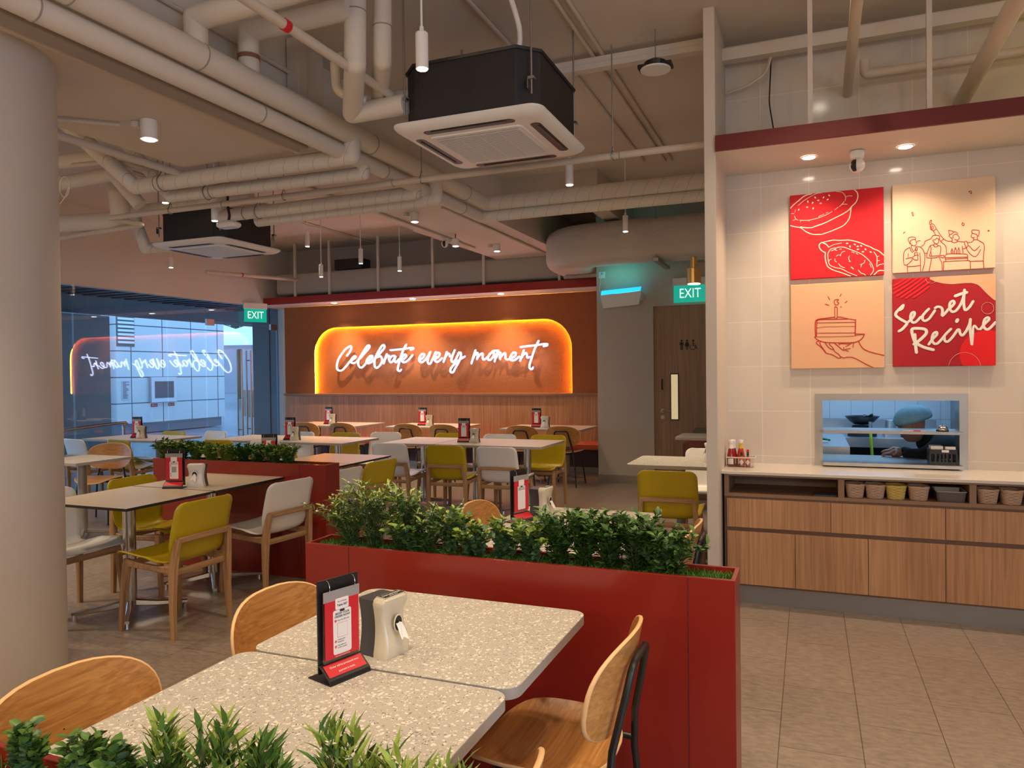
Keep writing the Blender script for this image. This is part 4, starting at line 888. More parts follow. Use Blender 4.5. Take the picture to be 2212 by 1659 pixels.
# ------------------------------------------------------------ tables
GT='single pedestal dining tables'
def make_table(label,w,d,kind,loc):
    t=thing('dining_table',label,'table',loc,0,GT)
    H=.75
    if kind=='terrazzo':
        MB().prism(rrect(w,d,.045,6),'z',H-.028,H-.0015).build('tabletop_edge',TEDGE,t,smooth=True,ang=30)
        MB().prism(rrect(w-.001,d-.001,.045,6),'z',H-.0015,H).build('tabletop',TERR,t)
    else:
        MB().prism(rrect(w,d,.004,1),'z',H-.012,H-.001).build('tabletop_edge',DARKE,t)
        MB().prism(rrect(w-.03,d-.03,.004,1),'z',H-.020,H-.012).build('tabletop_underside',DARKE,t)
        MB().prism(rrect(w-.002,d-.002,.004,1),'z',H-.001,H).build('tabletop',CREAMT,t)
    cm={'terrazzo':GREYM,'dark':CHROME,'light':CHROME,'grey':GREYM}.get(kind,CHROME)
    MB().lathe([(.038,.06),(.038,H-.04)],(0,0,0),24).build('column',cm,t,smooth=True,ang=30)
    MB().cbox((0,0,H-.035),(.30,.30,.012)).cbox((0,0,H-.03),(w*.7,.03,.02)).build('support_plate',BLACK,t)
    for k in range(4):
        a=math.pi/4+k*math.pi/2; ca,sa=math.cos(a),math.sin(a); L=.33
        q=MB(); sweep(q,[(ca*.02,sa*.02,.075),(ca*.15,sa*.15,.055),(ca*L,sa*L,.042)],[(.022,.020),(.016,.018),(.009,.015)])
        q.cyl((ca*(L-.02),sa*(L-.02),.0),(ca*(L-.02),sa*(L-.02),.04),.016,.010,n=10)
        q.build('foot',cm,t,smooth=True,ang=30)
    return t
def make_light_table(label,w,d,loc,colm):
    t=thing('dining_table',label,'table',loc,0,GT); H=.75
    MB().prism(rrect(w,d,.012,3),'z',H-.025,H-.0015).build('tabletop_edge',TEDGE,t,smooth=True,ang=30)
    MB().prism(rrect(w-.001,d-.001,.012,3),'z',H-.0015,H).build('tabletop',TL,t)
    for px in ((0,) if w<1 else (-w*.22,w*.22)):
        MB().lathe([(.04,.06),(.04,H-.03)],(px,0,0),24).build('column',colm,t,smooth=True,ang=30)
        for k in range(4):
            a=math.pi/4+k*math.pi/2; ca,sa=math.cos(a),math.sin(a); L=.30
            q=MB(); sweep(q,[(px+ca*.02,sa*.02,.075),(px+ca*.15,sa*.15,.055),(px+ca*L,sa*L,.042)],[(.022,.020),(.016,.018),(.009,.015)])
            q.cyl((px+ca*(L-.02),sa*(L-.02),.0),(px+ca*(L-.02),sa*(L-.02),.04),.016,.010,n=10)
            q.build('foot',colm,t,smooth=True,ang=30)
    return t
TL=terrazzo('pale_terrazzo',(.60,.55,.50),(.74,.69,.62),(.36,.32,.29),70)
make_table('near terrazzo table top closest to the viewer, left and front of the menu stand',.79,.62,'terrazzo',(-1.05,1.295,0))
make_table('terrazzo table joined behind the closest one, against the near red planter',.79,.62,'terrazzo',(-1.045,1.925,0))
make_table('terrazzo table directly behind the plants of the near planter',.76,.62,'terrazzo',(-1.10,2.99,0))
make_table('terrazzo table behind the near planter carrying a menu and cream dispenser',.76,.62,'terrazzo',(-1.10,3.62,0))
make_table('terrazzo table at the partition fin with a yellow chair before it',.78,.68,'terrazzo',(-1.0,6.28,0))
make_table('small terrazzo table corner showing before the washroom door',.70,.62,'terrazzo',(-1.08,8.86,0))
make_table('cream dark-edged table nearest the round column',.74,.68,'dark',(-4.02,3.455,0))
make_table('cream dark-edged table joined against the left red planter',.74,.71,'dark',(-4.02,4.165,0)) 
make_table('cream dark-edged table just behind the left planter',.74,.66,'dark',(-4.00,5.02,0))
make_table('cream dark-edged table with its far corner right of the left planter',.74,.64,'dark',(-4.00,5.68,0))
for x,w,l in ((-4.095,.66,'left'),(-3.44,.64,'middle'),(-2.83,.60,'right')): make_light_table('pale speckled table, '+l+' of the three joined in the centre',w-.006,.80,(x,7.49,0),CHROME)
for x,w,l in ((-6.43,.56,'left'),(-5.79,.70,'middle'),(-5.12,.64,'right')): make_light_table('pale speckled table, '+l+' of the three behind the left planter plants',w-.006,.76,(x,7.29,0),CHROME)
make_light_table('pale speckled table standing by the glass front',1.24,.74,(-7.86,6.98,0),GREYM)
make_light_table('pale speckled table at the bench, left under the neon sign',1.36,.82,(-6.92,9.74,0),GREYM)
make_light_table('pale speckled table at the bench, middle under the neon sign',1.18,.82,(-5.18,9.78,0),GREYM)
make_light_table('pale speckled table at the bench, right beside the grey wall',1.16,.82,(-3.36,9.76,0),GREYM)
make_light_table('pale table corner poking out from behind the round column',.6,.6,(-6.35,4.95,0),GREYM)
# ------------------------------------------------------------ menu stands
RED1=mat('menu_red',(.62,.015,.03),.35); SLEEVE=glassmat('sleeve_plastic',(.90,.90,.90),1.6,1.4,.12)
def make_menu(label,full,group='table menu stands with ring-bound sleeves'):
    t=thing('menu_stand',label,'menu stand',(0,0,0),0,group)
    w=.068
    m=MB(); m.box((-w,.0,.018),(w,.004,.265)); m.build('back_plate',BLACK,t,bev=.0015)
    m=MB()
    m.loft([[(-w,.045,.003),(w,.045,.003),(w,.045,0),(-w,.045,0)],[(-w,-.050,.003),(w,-.050,.003),(w,-.050,0),(-w,-.050,0)]])
    m.loft([[(-w,-.050,.0),(w,-.050,.0),(w,-.047,.003),(-w,-.047,.003)],[(-w,-.046,.012),(w,-.046,.012),(w,-.043,.012),(-w,-.043,.012)],[(-w,-.006,.045),(w,-.006,.045),(w,0,.043),(-w,0,.043)]])
    m.build('base',BLACK,t)
    def slant(u,off=.001): # on the sloped lip, u from 0 bottom to 1 top
        return (-.044+.036*u-off*.6,.014+.030*u+off*.8)
    m=MB(); y0,z0=slant(.12); y1,z1=slant(.92); m.poly([(-w+.006,y0,z0),(w-.006,y0,z0),(w-.006,y1,z1),(-w+.006,y1,z1)]); lb=m.build('base_label',RED1,t)
    for k in range(3):
        y=-.006-.0035*k; MB().box((-.060,y-.0012,.050-.002*k),(.060,y,.232)).build('menu_sleeve',SLEEVE,t)
    y=-.0155
    MB().box((-.060,y+.0006,.208),(.060,y+.0014,.236)).build('sleeve_header',mat('plastic_header',(.33,.31,.30),.25),t)
    pg=MB().box((-.056,y,.055),(.056,y+.0015,.208)).build('menu_page',RED1,t)
    MB().prism(rrect(.044,.030,.004,3,0,.197),'y',y-.0004,y).build('page_tab',INKW,pg)
    pn=MB().prism(rrect(.060,.118,.006,4,0,.122),'y',y-.0004,y).build('page_panel',INKW,pg)
    MB().prism(rrect(.016,.006,.002,2,0,.178),'y',y-.0008,y-.0004).build('page_notch',INKK,pg)
    for i,z in enumerate((.153,.098,.084)): 
        m=MB(); disc(m,-.0225,z,.0035,y-.0007,12); m.build('step_dot',INKB,pn)
    if full:
        T=lambda s,size,x,z,mm=INKK,al='CENTER',sx=1,b=0: text(s,size,mm,pg,(x,y-.0009,z),align=al,ext=.0001,sx=sx,bold=b)
        T('Secret Recipe',.0055,0,.203,INKR,shear_ if False else 'CENTER'); T('Table 007',.0085,0,.193,b=.0001)
        T('BEGIN YOUR',.0080,0,.171,b=.0001); T('ORDER NOW!',.0080,0,.163,b=.0001)
        T('Scan the QR code',.0052,-.016,.153,al='LEFT'); T('Order your',.0052,-.016,.101,al='LEFT'); T('favourites',.0052,-.016,.095,al='LEFT')
        T('Pay online or',.0052,-.016,.086,al='LEFT'); T('at the counter',.0052,-.016,.080,al='LEFT')
        for s,z in (('1',.153),('2',.098),('3',.084)): T(s,.005,-.0225,z,INKW)
        T('SecretRecipeSG',.0052,.004,.0635,INKW); T('www.secretrecipe.com.sg',.0046,0,.0585,INKW)
        yy,zz=slant(.66,.0022); text('Order will be processed once',.0078,INKW,lb,(0,yy,zz),rot=(R(40),0,0),ext=.0001)
        yy,zz=slant(.34,.0022); text('payment is made.',.0078,INKW,lb,(0,yy,zz),rot=(R(40),0,0),ext=.0001)
        MB().prism([(-.0165,.107),(.0165,.107),(.0165,.1455),(-.0165,.1455)],'y',y-.0006,y-.0004).build('code_frame',INKB,pn)
        MB().prism([(-.0158,.1077),(.0158,.1077),(.0158,.1448),(-.0158,.1448)],'y',y-.0008,y-.0006).build('code_blank',INKW,pn)
    else:
        T=lambda s,size,x,z,mm=INKK: text(s,size,mm,pg,(x,y-.0009,z),ext=.0001)
        T('BEGIN YOUR',.0080,0,.171); T('ORDER NOW!',.0080,0,.163)
        MB().prism([(-.0165,.107),(.0165,.107),(.0165,.1455),(-.0165,.1455)],'y',y-.0006,y-.0004).build('code_frame',mat('code_grey',(.38,.36,.36),.6),pn)
    for x in (-.042,.042):
        MB().tube([(x,-.006+.013*math.cos(a),.243+.020*math.sin(a)) for a in [k*2*math.pi/20 for k in range(20)]],.0011,6,closed=True).build('ring',CHROME,t,smooth=True)
    return t
MN=make_menu('large black menu stand with red page on the near terrazzo table',True); MN.location=(-1.10,1.555,.75); MN.rotation_euler.z=R(73); MN.scale=(.93,.93,.93)
ME=make_menu('black menu stand with red page on the cream table left of the planters',False); ME.location=(-4.02,3.83,.75); ME.rotation_euler.z=R(20)
GM='table menu stands with ring-bound sleeves'
for x,y,a,l in ((-1.37,3.50,72,'menu stand behind the near planter seen nearly edge-on'),(-7.88,6.92,15,'menu stand on the table by the glass front'),(-5.72,7.18,8,'menu stand on the middle table behind the left planter'),(-4.25,5.06,20,'menu stand half hidden by the left planter leaves'),
    (-3.55,7.42,8,'menu stand on the centre table of three'),(-7.0,9.72,4,'menu stand on the left bench table'),(-5.33,9.72,4,'menu stand on the middle bench table'),(-3.53,9.72,2,'menu stand on the right bench table')):
    dup(ME,(x,y,.75),R(a),l,GM)
m_=dup(ME,(-.93,8.72,.75),R(90),'dark menu stand edge by the fin on the small far table',GM)
# ------------------------------------------------------------ napkin dispensers
IVORY=mat('ivory_plastic',(.64,.57,.42),.22,coat=.3); DGR=mat('dispenser_dark',(.055,.055,.062),.35)
def make_napkin(label,m,sticker,group='napkin dispensers'):
    t=thing('napkin_dispenser',label,'napkin dispenser',(0,0,0),0,group)
    H=.155
    def sec(z,front): # half width at height
        u=z/H; return .058-.010*math.sin(min(1,max(0,(u-.05)/.9))*math.pi)
    L=[]
    for k in range(15):
        z=H*k/14; hw=sec(z,1); yb_=-.052-.008*math.cos(2*math.pi*(z/H-.15)); rr=.012
        if k==14: hw-=.006; 
        L.append([(x,y,z) for x,y in ([(-hw,-.010),(-hw,yb_+rr),(-hw+.003,yb_+.004),(-hw+rr,yb_),(hw-rr,yb_),(hw-.003,yb_+.004),(hw,yb_+rr),(hw,-.010)])])
    z=H+.006; L.append([(x*.86,y*.80-.006,z) for x,y,_ in L[-1]])
    MB().loft(L).build('front_cover',m,t,smooth=True,ang=50)
    L=[]
    for k in range(15):
        z=(H-.004)*k/14; hw=sec(z,0)-.004; L.append([(-hw,-.012,z),(hw,-.012,z),(hw,.050,z),(hw-.01,.058,z),(-hw+.01,.058,z),(-hw,.050,z)])
    MB().loft(L).build('rear_body',DGR,t,smooth=True,ang=40)
    m2=MB(); yf=-.0605; zc=.088
    m2.poly([(.017*math.cos(a),yf+.0005,zc+.021*math.sin(a)) for a in [k*math.pi/10 for k in range(20)]]); m2.build('opening',BLACK,t)
    MB().tube([(.018*math.cos(a),yf+.001,zc+.022*math.sin(a)) for a in [k*math.pi/10 for k in range(20)]],.0022,6,closed=True).build('opening_rim',m,t,smooth=True)
    rows=[]
    for i in range(8):
        u=i/7; row=[]
        for j in range(7):
            v=j/6-.5; row.append((v*(.020+.018*u)+.002*math.sin(5*u),yf-.002-.026*u**1.3+.004*math.sin(8*v+2*u),zc+.004-.040*u-.010*v*u+.003*math.cos(7*v)))
        rows.append(row)
    MB().quadgrid(rows).build('tissue',mat('tissue',(.82,.80,.76),.8),t,smooth='all')
    if sticker:
        s=MB().box((-.046,-.052,H+.0062),(.046,-.016,H+.0072)).build('sticker_border',IVORY,t); MB().box((-.043,-.050,H+.0070),(.043,-.018,H+.0076)).build('sticker',INKK,s)
        text('One Less Straw',.0155,INKW,s,(0,-.031,H+.0078),rot=(0,0,0),ext=.0001,shear=.25,sx=.78); text('@onelessstraw',.006,INKW,s,(0,-.043,H+.0078),rot=(0,0,0),ext=.0001)
    return t
GN='napkin dispensers on the tables'
N1=make_napkin('ivory napkin dispenser with black top sticker beside the large menu stand',IVORY,True,GN); N1.location=(-1.075,1.725,.75); N1.rotation_euler.z=R(78); N1.scale=(.86,.9,1.0)
N2=make_napkin('white napkin dispenser with tissue flying out on the cream table at left',WHITE,False,GN); N2.location=(-3.92,3.93,.75); N2.rotation_euler.z=R(25)
dup(N1,(-1.30,3.64,.75),R(80),'ivory napkin dispenser on the table behind the near planter',GN)
for x,y,a,l,b in ((-7.74,6.86,14,'ivory napkin dispenser on the table by the glass front',N1),(-5.60,7.12,10,'ivory napkin dispenser on the middle table behind the left planter',N1),(-3.40,7.38,6,'ivory napkin dispenser on the centre table of three',N1),
    (-6.88,9.66,4,'ivory napkin dispenser on the left bench table',N1),(-5.18,9.66,4,'ivory napkin dispenser on the middle bench table',N1),(-3.38,9.66,2,'white napkin dispenser on the right bench table',N2),(-4.10,5.10,20,'white napkin dispenser behind the right end of the left planter',N2),(-.74,6.28,-100,'dark and white napkin dispenser cut by the partition fin',N2)):
    dup(b,(x,y,.75),R(a),l,GN)
# ------------------------------------------------------------ planters
def planter(name,x0,x1,y0,y1,label,seams):
    t=thing('planter_box',label,'planter',(0,0,0),0,'red planter dividers')
    H=.85; w=.014
    m=MB(); m.box((x0,y0,0),(x1,y0+w,H)).box((x0,y1-w,0),(x1,y1,H)).box((x0,y0+w,0),(x0+w,y1-w,H)).box((x1-w,y0+w,0),(x1,y1-w,H))
    m.build('box_shell',REDM,t,bev=.0015)
    for s in seams: MB().box((s-.0015,y0-.0006,0),(s+.0015,y0,H-.002)).build('panel_joint',mat('joint_dark',(.05,.006,.006),.6),t)
    MB().box((x0+w,y0+w,.70),(x1-w,y1-w,.813)).build('fill_board',mat('soil',(.03,.045,.015),.9),t)
    return t
random.seed(11)
def turf(x0,x1,y0,y1,n,label):
    m=MB()
    for i in range(n):
        x=random.uniform(x0,x1); y=random.uniform(y0,y1); h=random.uniform(.018,.036); a=random.uniform(0,6.28); b=random.uniform(0,6.28); w=.0015; l=random.uniform(.2,.8)*h
        dx,dy=math.cos(a)*w,math.sin(a)*w; lx,ly=math.cos(b)*l,math.sin(b)*l
        m.cm=0 if random.random()<.75 else 1
        m.poly([(x-dx,y-dy,.812),(x+dx,y+dy,.812),(x+lx*.45+dx*.7,y+ly*.45+dy*.7,.812+h*.7),(x+lx,y+ly,.812+h),(x+lx*.45-dx*.7,y+ly*.45-dy*.7,.812+h*.7)])
    o=m.build('artificial_turf',[TURF,TURF2]); tag(o,label,'grass',None,'stuff')
PN=(-1.83,-.215,2.375,2.545); PL=(-4.96,-3.275,4.50,4.67); PF=(-1.83,-.21,.72,.885)
planter('p',*PN,'near red planter divider running behind the terrazzo table',(-1.63,-.36)); turf(PN[0]+.016,PN[1]-.016,PN[2]+.016,PN[3]-.016,9000,'bright green artificial turf in the near red planter')
planter('p',*PL,'left red planter divider behind the cream table',(-3.505,)); turf(PL[0]+.016,PL[1]-.016,PL[2]+.016,PL[3]-.016,4500,'green artificial turf in the left red planter')
planter('p',*PF,'red planter at the bottom edge right before the viewer',()); turf(PF[0]+.016,PF[1]-.016,PF[2]+.016,PF[3]-.016,1500,'artificial turf in the planter before the viewer')
def leafshape(m,c,d,n,L,Wd,curl=.15,kind=0):
    # a leaf folded along its midrib: c base, d direction, n upward normal
    d=d.normalized(); s=d.cross(n)
    if s.length<1e-4: s=Vector((1,0,0))
    s=s.normalized(); n=s.cross(d).normalized()
    if kind==0: sec=((0,0),(.25,.75),(.5,1),(.78,.6),(1,0))     # pointed oval
    elif kind==1: sec=((0,0),(.22,.8),(.5,1.05),(.78,.7),(1,.06)) # round
    else: sec=((0,.1),(.3,.9),(.6,.8),(1,0))                     # blade
    b=len(m.v); k=len(sec)
    for t,wf in sec:
        q=c+d*(L*t)-n*(curl*L*t*t); w=Wd/2*wf
        m.v+=[tuple(q-s*w+n*w*.35),tuple(q),tuple(q+s*w+n*w*.35)]
    for i in range(k-1):
        for j in (0,1): m.f.append((b+3*i+j,b+3*i+j+1,b+3*i+3+j+1,b+3*i+3+j)); m.m.append(m.cm)
def plant(base,kind,h,nst,label,spread=.5,leafL=.03,group=None,seed=1,cols=(0,1),dens=1.0,lean=(0,0)):
    rnd=random.Random(seed)
    names={'flower':('flowering_shrub','plant'),'round':('round_leaf_shrub','plant'),'box':('pointed_leaf_shrub','plant'),'blade':('bamboo_leaf_shrub','plant')}
    t=thing(names[kind][0],label,names[kind][1],base,0,group)
    ms=MB(); ml=MB(); mf=MB(); mats=[LEAF[c] for c in cols]
    def rv(): return Vector((rnd.uniform(-1,1),rnd.uniform(-1,1),rnd.uniform(-1,1)))
    tips=[]
    for i in range(nst):
        a=rnd.uniform(0,6.28); sp=spread*rnd.uniform(.15,1); top=Vector((math.cos(a)*sp*h*.9+lean[0],math.sin(a)*sp*h*.55+lean[1],h*rnd.uniform(.6,1.0)))
        b=Vector((rnd.uniform(-.02,.02),rnd.uniform(-.02,.02),0)); mid=b.lerp(top,.5)+Vector((0,0,.12*h))
        P=crom([b,mid,top],5); ms.tube(P,.0014,4,cap=False)
        n=int(len(P)*3.2*dens)
        for j in range(n):
            u=.12+.88*j/max(1,n-1); q=P[min(len(P)-1,int(u*(len(P)-1)))]+rv()*.006
            tan=(P[min(len(P)-1,int(u*(len(P)-1))+1)]-P[max(0,int(u*(len(P)-1))-1)]).normalized()
            az=j*2.4+rnd.uniform(-.4,.4); side=(Vector((math.cos(az),math.sin(az),0))); d=(side*rnd.uniform(.6,1)+tan*rnd.uniform(.3,1.1)); nn=(Vector((0,0,1))*.6-side*.3+rv()*.3)
            L=leafL*rnd.uniform(.6,1.15); ml.cm=0 if rnd.random()<.6-.25*(u>.8) else (1 if len(mats)>1 else 0)
            if len(mats)>2 and u>.75 and rnd.random()<.6: ml.cm=2
            if kind=='flower': leafshape(ml,q,d,nn,L*1.1,L*.24,.25,0)
            elif kind=='blade': leafshape(ml,q,d+tan,nn,L*1.5,L*.30,.2,2)
            elif kind=='round': leafshape(ml,q,d,nn,L,L*.66,.12,1)
            else: leafshape(ml,q,d,nn,L,L*.48,.2,0)
        if kind in ('flower',) or (kind=='blade' and rnd.random()<.5): tips.append(P[-1]); tips.append(P[int(len(P)*.7)]+rv()*.012)
    ms.build('stems',STEM,t); ml.build('leaves',mats,t,smooth='all')
    if tips:
        for q in tips:
            for k in range(7):
                d=rv().normalized(); d.z=abs(d.z); leafshape(mf,q,d,Vector((0,0,1)),.0085,.005,.1,1)
        mf.build('flowers',PETAL,t)
    return t
z=.813
GA='artificial shrubs in the near planter'; GB='artificial shrubs in the left planter'; GC='artificial shrubs right before the viewer'
k=0
for x,kd,h,n,L,cols,sp,lean,lab in (
 (-1.60,'flower',.17,15,.030,(0,1,2),.95,(-.07,0),'white-flowered shrub leaning over the left end of the near planter'),
 (-1.50,'flower',.23,18,.030,(0,1,2),.55,(-.01,.0),'tall white-flowered shrub second from the left in the near planter'),
 (-1.38,'flower',.22,18,.030,(0,1,2),.55,(.02,0),'tall white-flowered shrub third from the left in the near planter'),
 (-1.29,'flower',.17,12,.030,(0,1),.6,(.05,-.01),'white-flowered shrub beside the first round-leaved one'),
 (-1.31,'round',.12,8,.026,(3,1,2),.8,(-.03,-.04),'round-leaved shrub drooping over the front rim of the near planter'),
 (-1.18,'round',.165,9,.026,(3,1,2),.5,(0,0),'round-leaved sprigs left of the centre of the near planter'),
 (-1.08,'round',.13,10,.026,(3,1,2),.7,(0,-.01),'low round-leaved shrub in front of the plywood chair back'),
 (-.98,'round',.14,9,.026,(3,1,2),.8,(.03,0),'round-leaved shrub with a long sprig over the rear table'),
 (-.88,'round',.13,9,.026,(3,1,2),.6,(0,-.02),'round-leaved shrub at the centre of the near planter'),
 (-.78,'box',.165,14,.030,(0,0,1),.5,(0,0),'dark pointed-leaf shrub beneath the rear menu stand'),
 (-.69,'box',.17,14,.030,(0,0,1),.5,(0,0),'dark pointed-leaf shrub right of the rear napkin dispenser'),
 (-.60,'box',.16,14,.030,(0,0,1),.5,(0,0),'dark pointed-leaf shrub over the rear terrazzo table middle'),
 (-.52,'box',.175,14,.030,(0,0,1),.5,(.02,0),'dark pointed-leaf shrub with a tall tip before the rear table corner'),
 (-.46,'round',.13,8,.026,(3,1),.6,(.02,-.02),'glossy round-leaf sprigs near the right end of the near planter'),
 (-.41,'box',.15,9,.030,(0,1),.6,(.03,0),'pointed-leaf shrub last on the right of the near planter')):
    k+=1; plant((x*1.048,2.462,z),kd,h*1.12+.015,int(n*1.5),lab,sp*1.15,L*1.12,GA,k,cols,1.25,lean)
for x,kd,h,n,L,cols,lab in ((-4.66,'box',.17,14,.026,(1,2,0),'leafy shrub at the far left of the left planter'),(-4.53,'box',.15,16,.024,(0,1),'dark bushy shrub second from the left of the left planter'),(-4.38,'box',.16,16,.024,(1,2,0),'bushy shrub third from the left of the left planter'),
 (-4.22,'box',.15,16,.026,(2,2,1),'yellow-green shrub in the middle of the left planter'),(-4.08,'box',.14,16,.026,(2,2,1),'second yellow-green shrub in the left planter'),(-3.93,'box',.15,16,.024,(0,1),'dark shrub right of the yellow-green ones in the left planter'),
 (-3.78,'box',.145,16,.024,(0,1,1),'dark shrub near the menu stand behind the left planter'),(-3.64,'box',.16,14,.022,(1,1,2),'small-leaved shrub before the white dispenser behind the left planter'),(-3.51,'box',.15,12,.022,(1,1,2),'small-leaved shrub last on the right of the left planter')):
    k+=1; plant((x*1.048,4.585,z),kd,h*1.1,int(n*2.0),lab,.85,L*1.35,GB,k,cols,1.6)
for x,kd,h,n,L,cols,lab in ((-1.15,'round',.105,9,.024,(3,1,1),'round-leaved shrub at the bottom left corner'),(-1.03,'round',.115,9,.024,(3,1,1),'round-leaved shrub right of the bottom left corner one'),(-.94,'round',.115,8,.024,(3,1,1),'pale round-leaf sprigs at the bottom edge'),
 (-.86,'blade',.15,6,.030,(0,1,2),'narrow-leaved shrub rising at the bottom edge, left of three'),(-.77,'blade',.175,7,.030,(0,1,2),'narrow-leaved shrub rising at the bottom edge, middle of three'),(-.68,'blade',.165,6,.030,(0,1,1),'narrow-leaved shrub rising at the bottom edge, right of three'),
 (-.54,'blade',.21,8,.028,(0,1,2),'white-flowered narrow-leaved shrub at the bottom edge'),(-.46,'blade',.215,7,.028,(1,2,2),'pale white-flowered shrub at the bottom edge'),(-.385,'blade',.185,5,.026,(1,2),'thin sprig at the bottom edge before the table corner')):
    k+=1; plant((x*1.03,.80,z),kd,h+.015,int(n*1.7),lab,.32,L,GC,k,cols,1.0,(0,.02))
# ------------------------------------------------------------ serving counter
cb=thing('counter_cabinet','long wood-fronted serving cabinet under the hatch','cabinet',(0,0,0))
CX0,CX1=-.515,3.55
m=MB()
# carcass: niches open to the front
m.box((CX0,5.02,.115),(CX1,5.42,.69))
m.box((CX0,4.98,.69),(CX1,5.42,.712)).box((CX0,4.98,.822),(CX1,5.42,.838)).box((CX0,5.40,.712),(CX1,5.42,.822))
for a,b in ((CX0,-.485),(.165,.20),(.865,.90),(1.56,1.60),(2.28,2.32),(3.52,CX1)): m.box((a,4.979,.7125),(b,5.395,.8215))
m.build('carcass',LAMC,cb)
P1=[-.50,.122,.742,1.36,1.98,2.6,3.22,3.55]; P2=[-.50,-.085,.33,.742,1.155,1.57,1.98,2.4,2.8,3.2,3.55]
for a,b in zip(P1[:-1],P1[1:]): MB().box((a+.0015,4.97,.492),(b-.0015,4.99,.676)).build('drawer_front',LAMV,cb,bev=.0015)
for a,b in zip(P2[:-1],P2[1:]): MB().box((a+.0015,4.97,.125),(b-.0015,4.99,.466)).build('cabinet_door',LAMV,cb,bev=.0015)
MB().box((CX0,4.985,.112),(CX1,5.02,.69)).build('finger_rail',mat('rail_brown',(.16,.085,.05),.5),cb)
MB().box((CX0,4.99,0),(CX1,5.03,.118)).build('kick_board',mat('kick_steel',(.26,.25,.24),.38,.35),cb)
o=MB().box((-.53,4.93,.838),(3.59,5.42,.858)).build('worktop',mat('worktop_white',(.74,.70,.63),.2,coat=.4),bev=.003); tag(o,'continuous white stone worktop over the wooden serving cabinet','worktop')
# baskets
def basket(loc,c,label,w=.050):
    t=thing('wicker_basket',label,'basket',loc,0,'wicker baskets in the cabinet niche')
    cm=mat('wicker_'+c,{'brown':(.62,.43,.30),'yellow':(.75,.58,.16)}[c],.7)
    m=MB()
    for k in range(9):
        z=.004+k*.0085; s=.82+.18*k/8
        m.tube([(x*s,y*s+.0,z+.0018*math.sin(j*2.6+k*3.14)) for j,(x,y) in enumerate(rrect(.105,.14,.035,4))],.0043,5,closed=True)
    m.build('weave',cm,t,smooth='all')
    m=MB()
    for j,(x,y) in enumerate(rrect(.105,.14,.035,4)): m.cyl((x*.82,y*.82,.003),(x*1.0,y*1.0,.078),.0022,n=5)
    m.build('stakes',cm,t); MB().prism([(x*.80,y*.80) for x,y in rrect(.105,.14,.035,4)],'z',0,.004).build('basket_base',cm,t)
    MB().tube([(x*1.03,y*1.03,.080+.002*math.sin(j*2)) for j,(x,y) in enumerate(rrect(.105,.14,.035,4))],.0055,6,closed=True).build('rim',cm,t,smooth='all')
    return t
for x,c,l in ((.262,'brown','first of four in the middle niche'),(.375,'brown','second in the middle niche'),(.488,'yellow','yellow one, third in the middle niche'),(.610,'brown','fourth in the middle niche'),(.965,'brown','first in the right niche'),(1.085,'brown','second in the right niche, at the frame edge')):
    basket((x,5.062,.712),c,'small oval wicker basket, '+l)
tr=thing('plastic_tray','clear grey plastic tray beside the wicker baskets','tray',(.775,5.08,.712)); L=[]
for s,zz in ((.90,0),(1.0,.062)): L.append([(x*s,y*s,zz) for x,y in rrect(.155,.19,.015,3)])
MB().loft(L,cap=False).poly([(x*.9,y*.9,.001) for x,y in rrect(.155,.19,.015,3)]).build('tray_body',mat('tray_grey',(.10,.095,.09),.25),tr,sol=.002); MB().tube([(x,y,.062) for x,y in rrect(.158,.193,.015,3)],.003,6,closed=True).build('rim',mat('tray_rim',(.45,.42,.38),.3),tr)
o=MB().box((.02,4.99,.712),(.15,5.12,.716)).box((.025,5.0,.716),(.155,5.13,.720)).build('folded_sheets',mat('dark_paper',(.08,.07,.07),.6)); tag(o,'thin stack of dark laminated sheets in the left niche','papers')
# sauce caddy
sc_=thing('sauce_caddy','clear plastic caddy of sauce bottles at the left end of the worktop','caddy',(-.425,5.20,.858))
L=[[(x*s,y*s,zz) for x,y in rrect(.19,.13,.012,3)] for s,zz in ((.88,.002),(.94,.062))]
MB().loft(L,cap=False).build('caddy_wall',PGLASS,sc_); MB().prism([(x*.88,y*.88) for x,y in rrect(.19,.13,.012,3)],'z',0,.003).build('caddy_base',PGLASS,sc_)
MB().tube([(x,y,.064) for x,y in rrect(.185,.127,.012,3)],.004,6,closed=True).build('caddy_rim',mat('frosted',(.62,.58,.54),.4),sc_,smooth=True); MB().box((-.005,-.055,.003),(-.002,.055,.055)).box((.034,-.055,.003),(.037,.055,.055)).build('divider',PGLASS,sc_)
def ketchup(loc,body,lab,label):
    t=thing('sauce_bottle',label,'bottle',loc,0,'tall sauce bottles in the caddy')
    MB().lathe([(.024,0),(.0265,.004),(.0265,.060),(.022,.085),(.0135,.125),(.0125,.150)],(0,0,0),20).build('bottle_body',body,t,smooth=True)
    MB().lathe([(.0172,.104),(.0142,.124),(.0135,.150)],(0,0,0),20,cap=False).build('neck_label',lab,t,smooth=True)
    MB().lathe([(.0150,.150),(.0155,.152),(.0155,.170),(.0145,.172)],(0,0,0),20).build('cap',WHITE,t,smooth=True,ang=30)
    m=MB(); r=.0268; m.quadgrid([[(r*math.sin(a),-r*math.cos(a),zz) for a in (-.7,-.35,0,.35,.7)] for zz in (.012,.050)]); m.build('label',INKW,t)
    return t
KR=mat('ketchup_red',(.30,.010,.010),.12,coat=.5); KO=mat('chilli_orange',(.50,.05,.008),.12,coat=.5)
ketchup((-.490,5.185,.862),KR,INKW,'ketchup bottle with white neck label, front left in the caddy'); ketchup((-.478,5.222,.862),KR,INKW,'ketchup bottle standing behind the front left one')
ketchup((-.428,5.215,.862),KO,mat('label_yellow',(.75,.50,.03),.5),'chilli sauce bottle with yellow neck label')
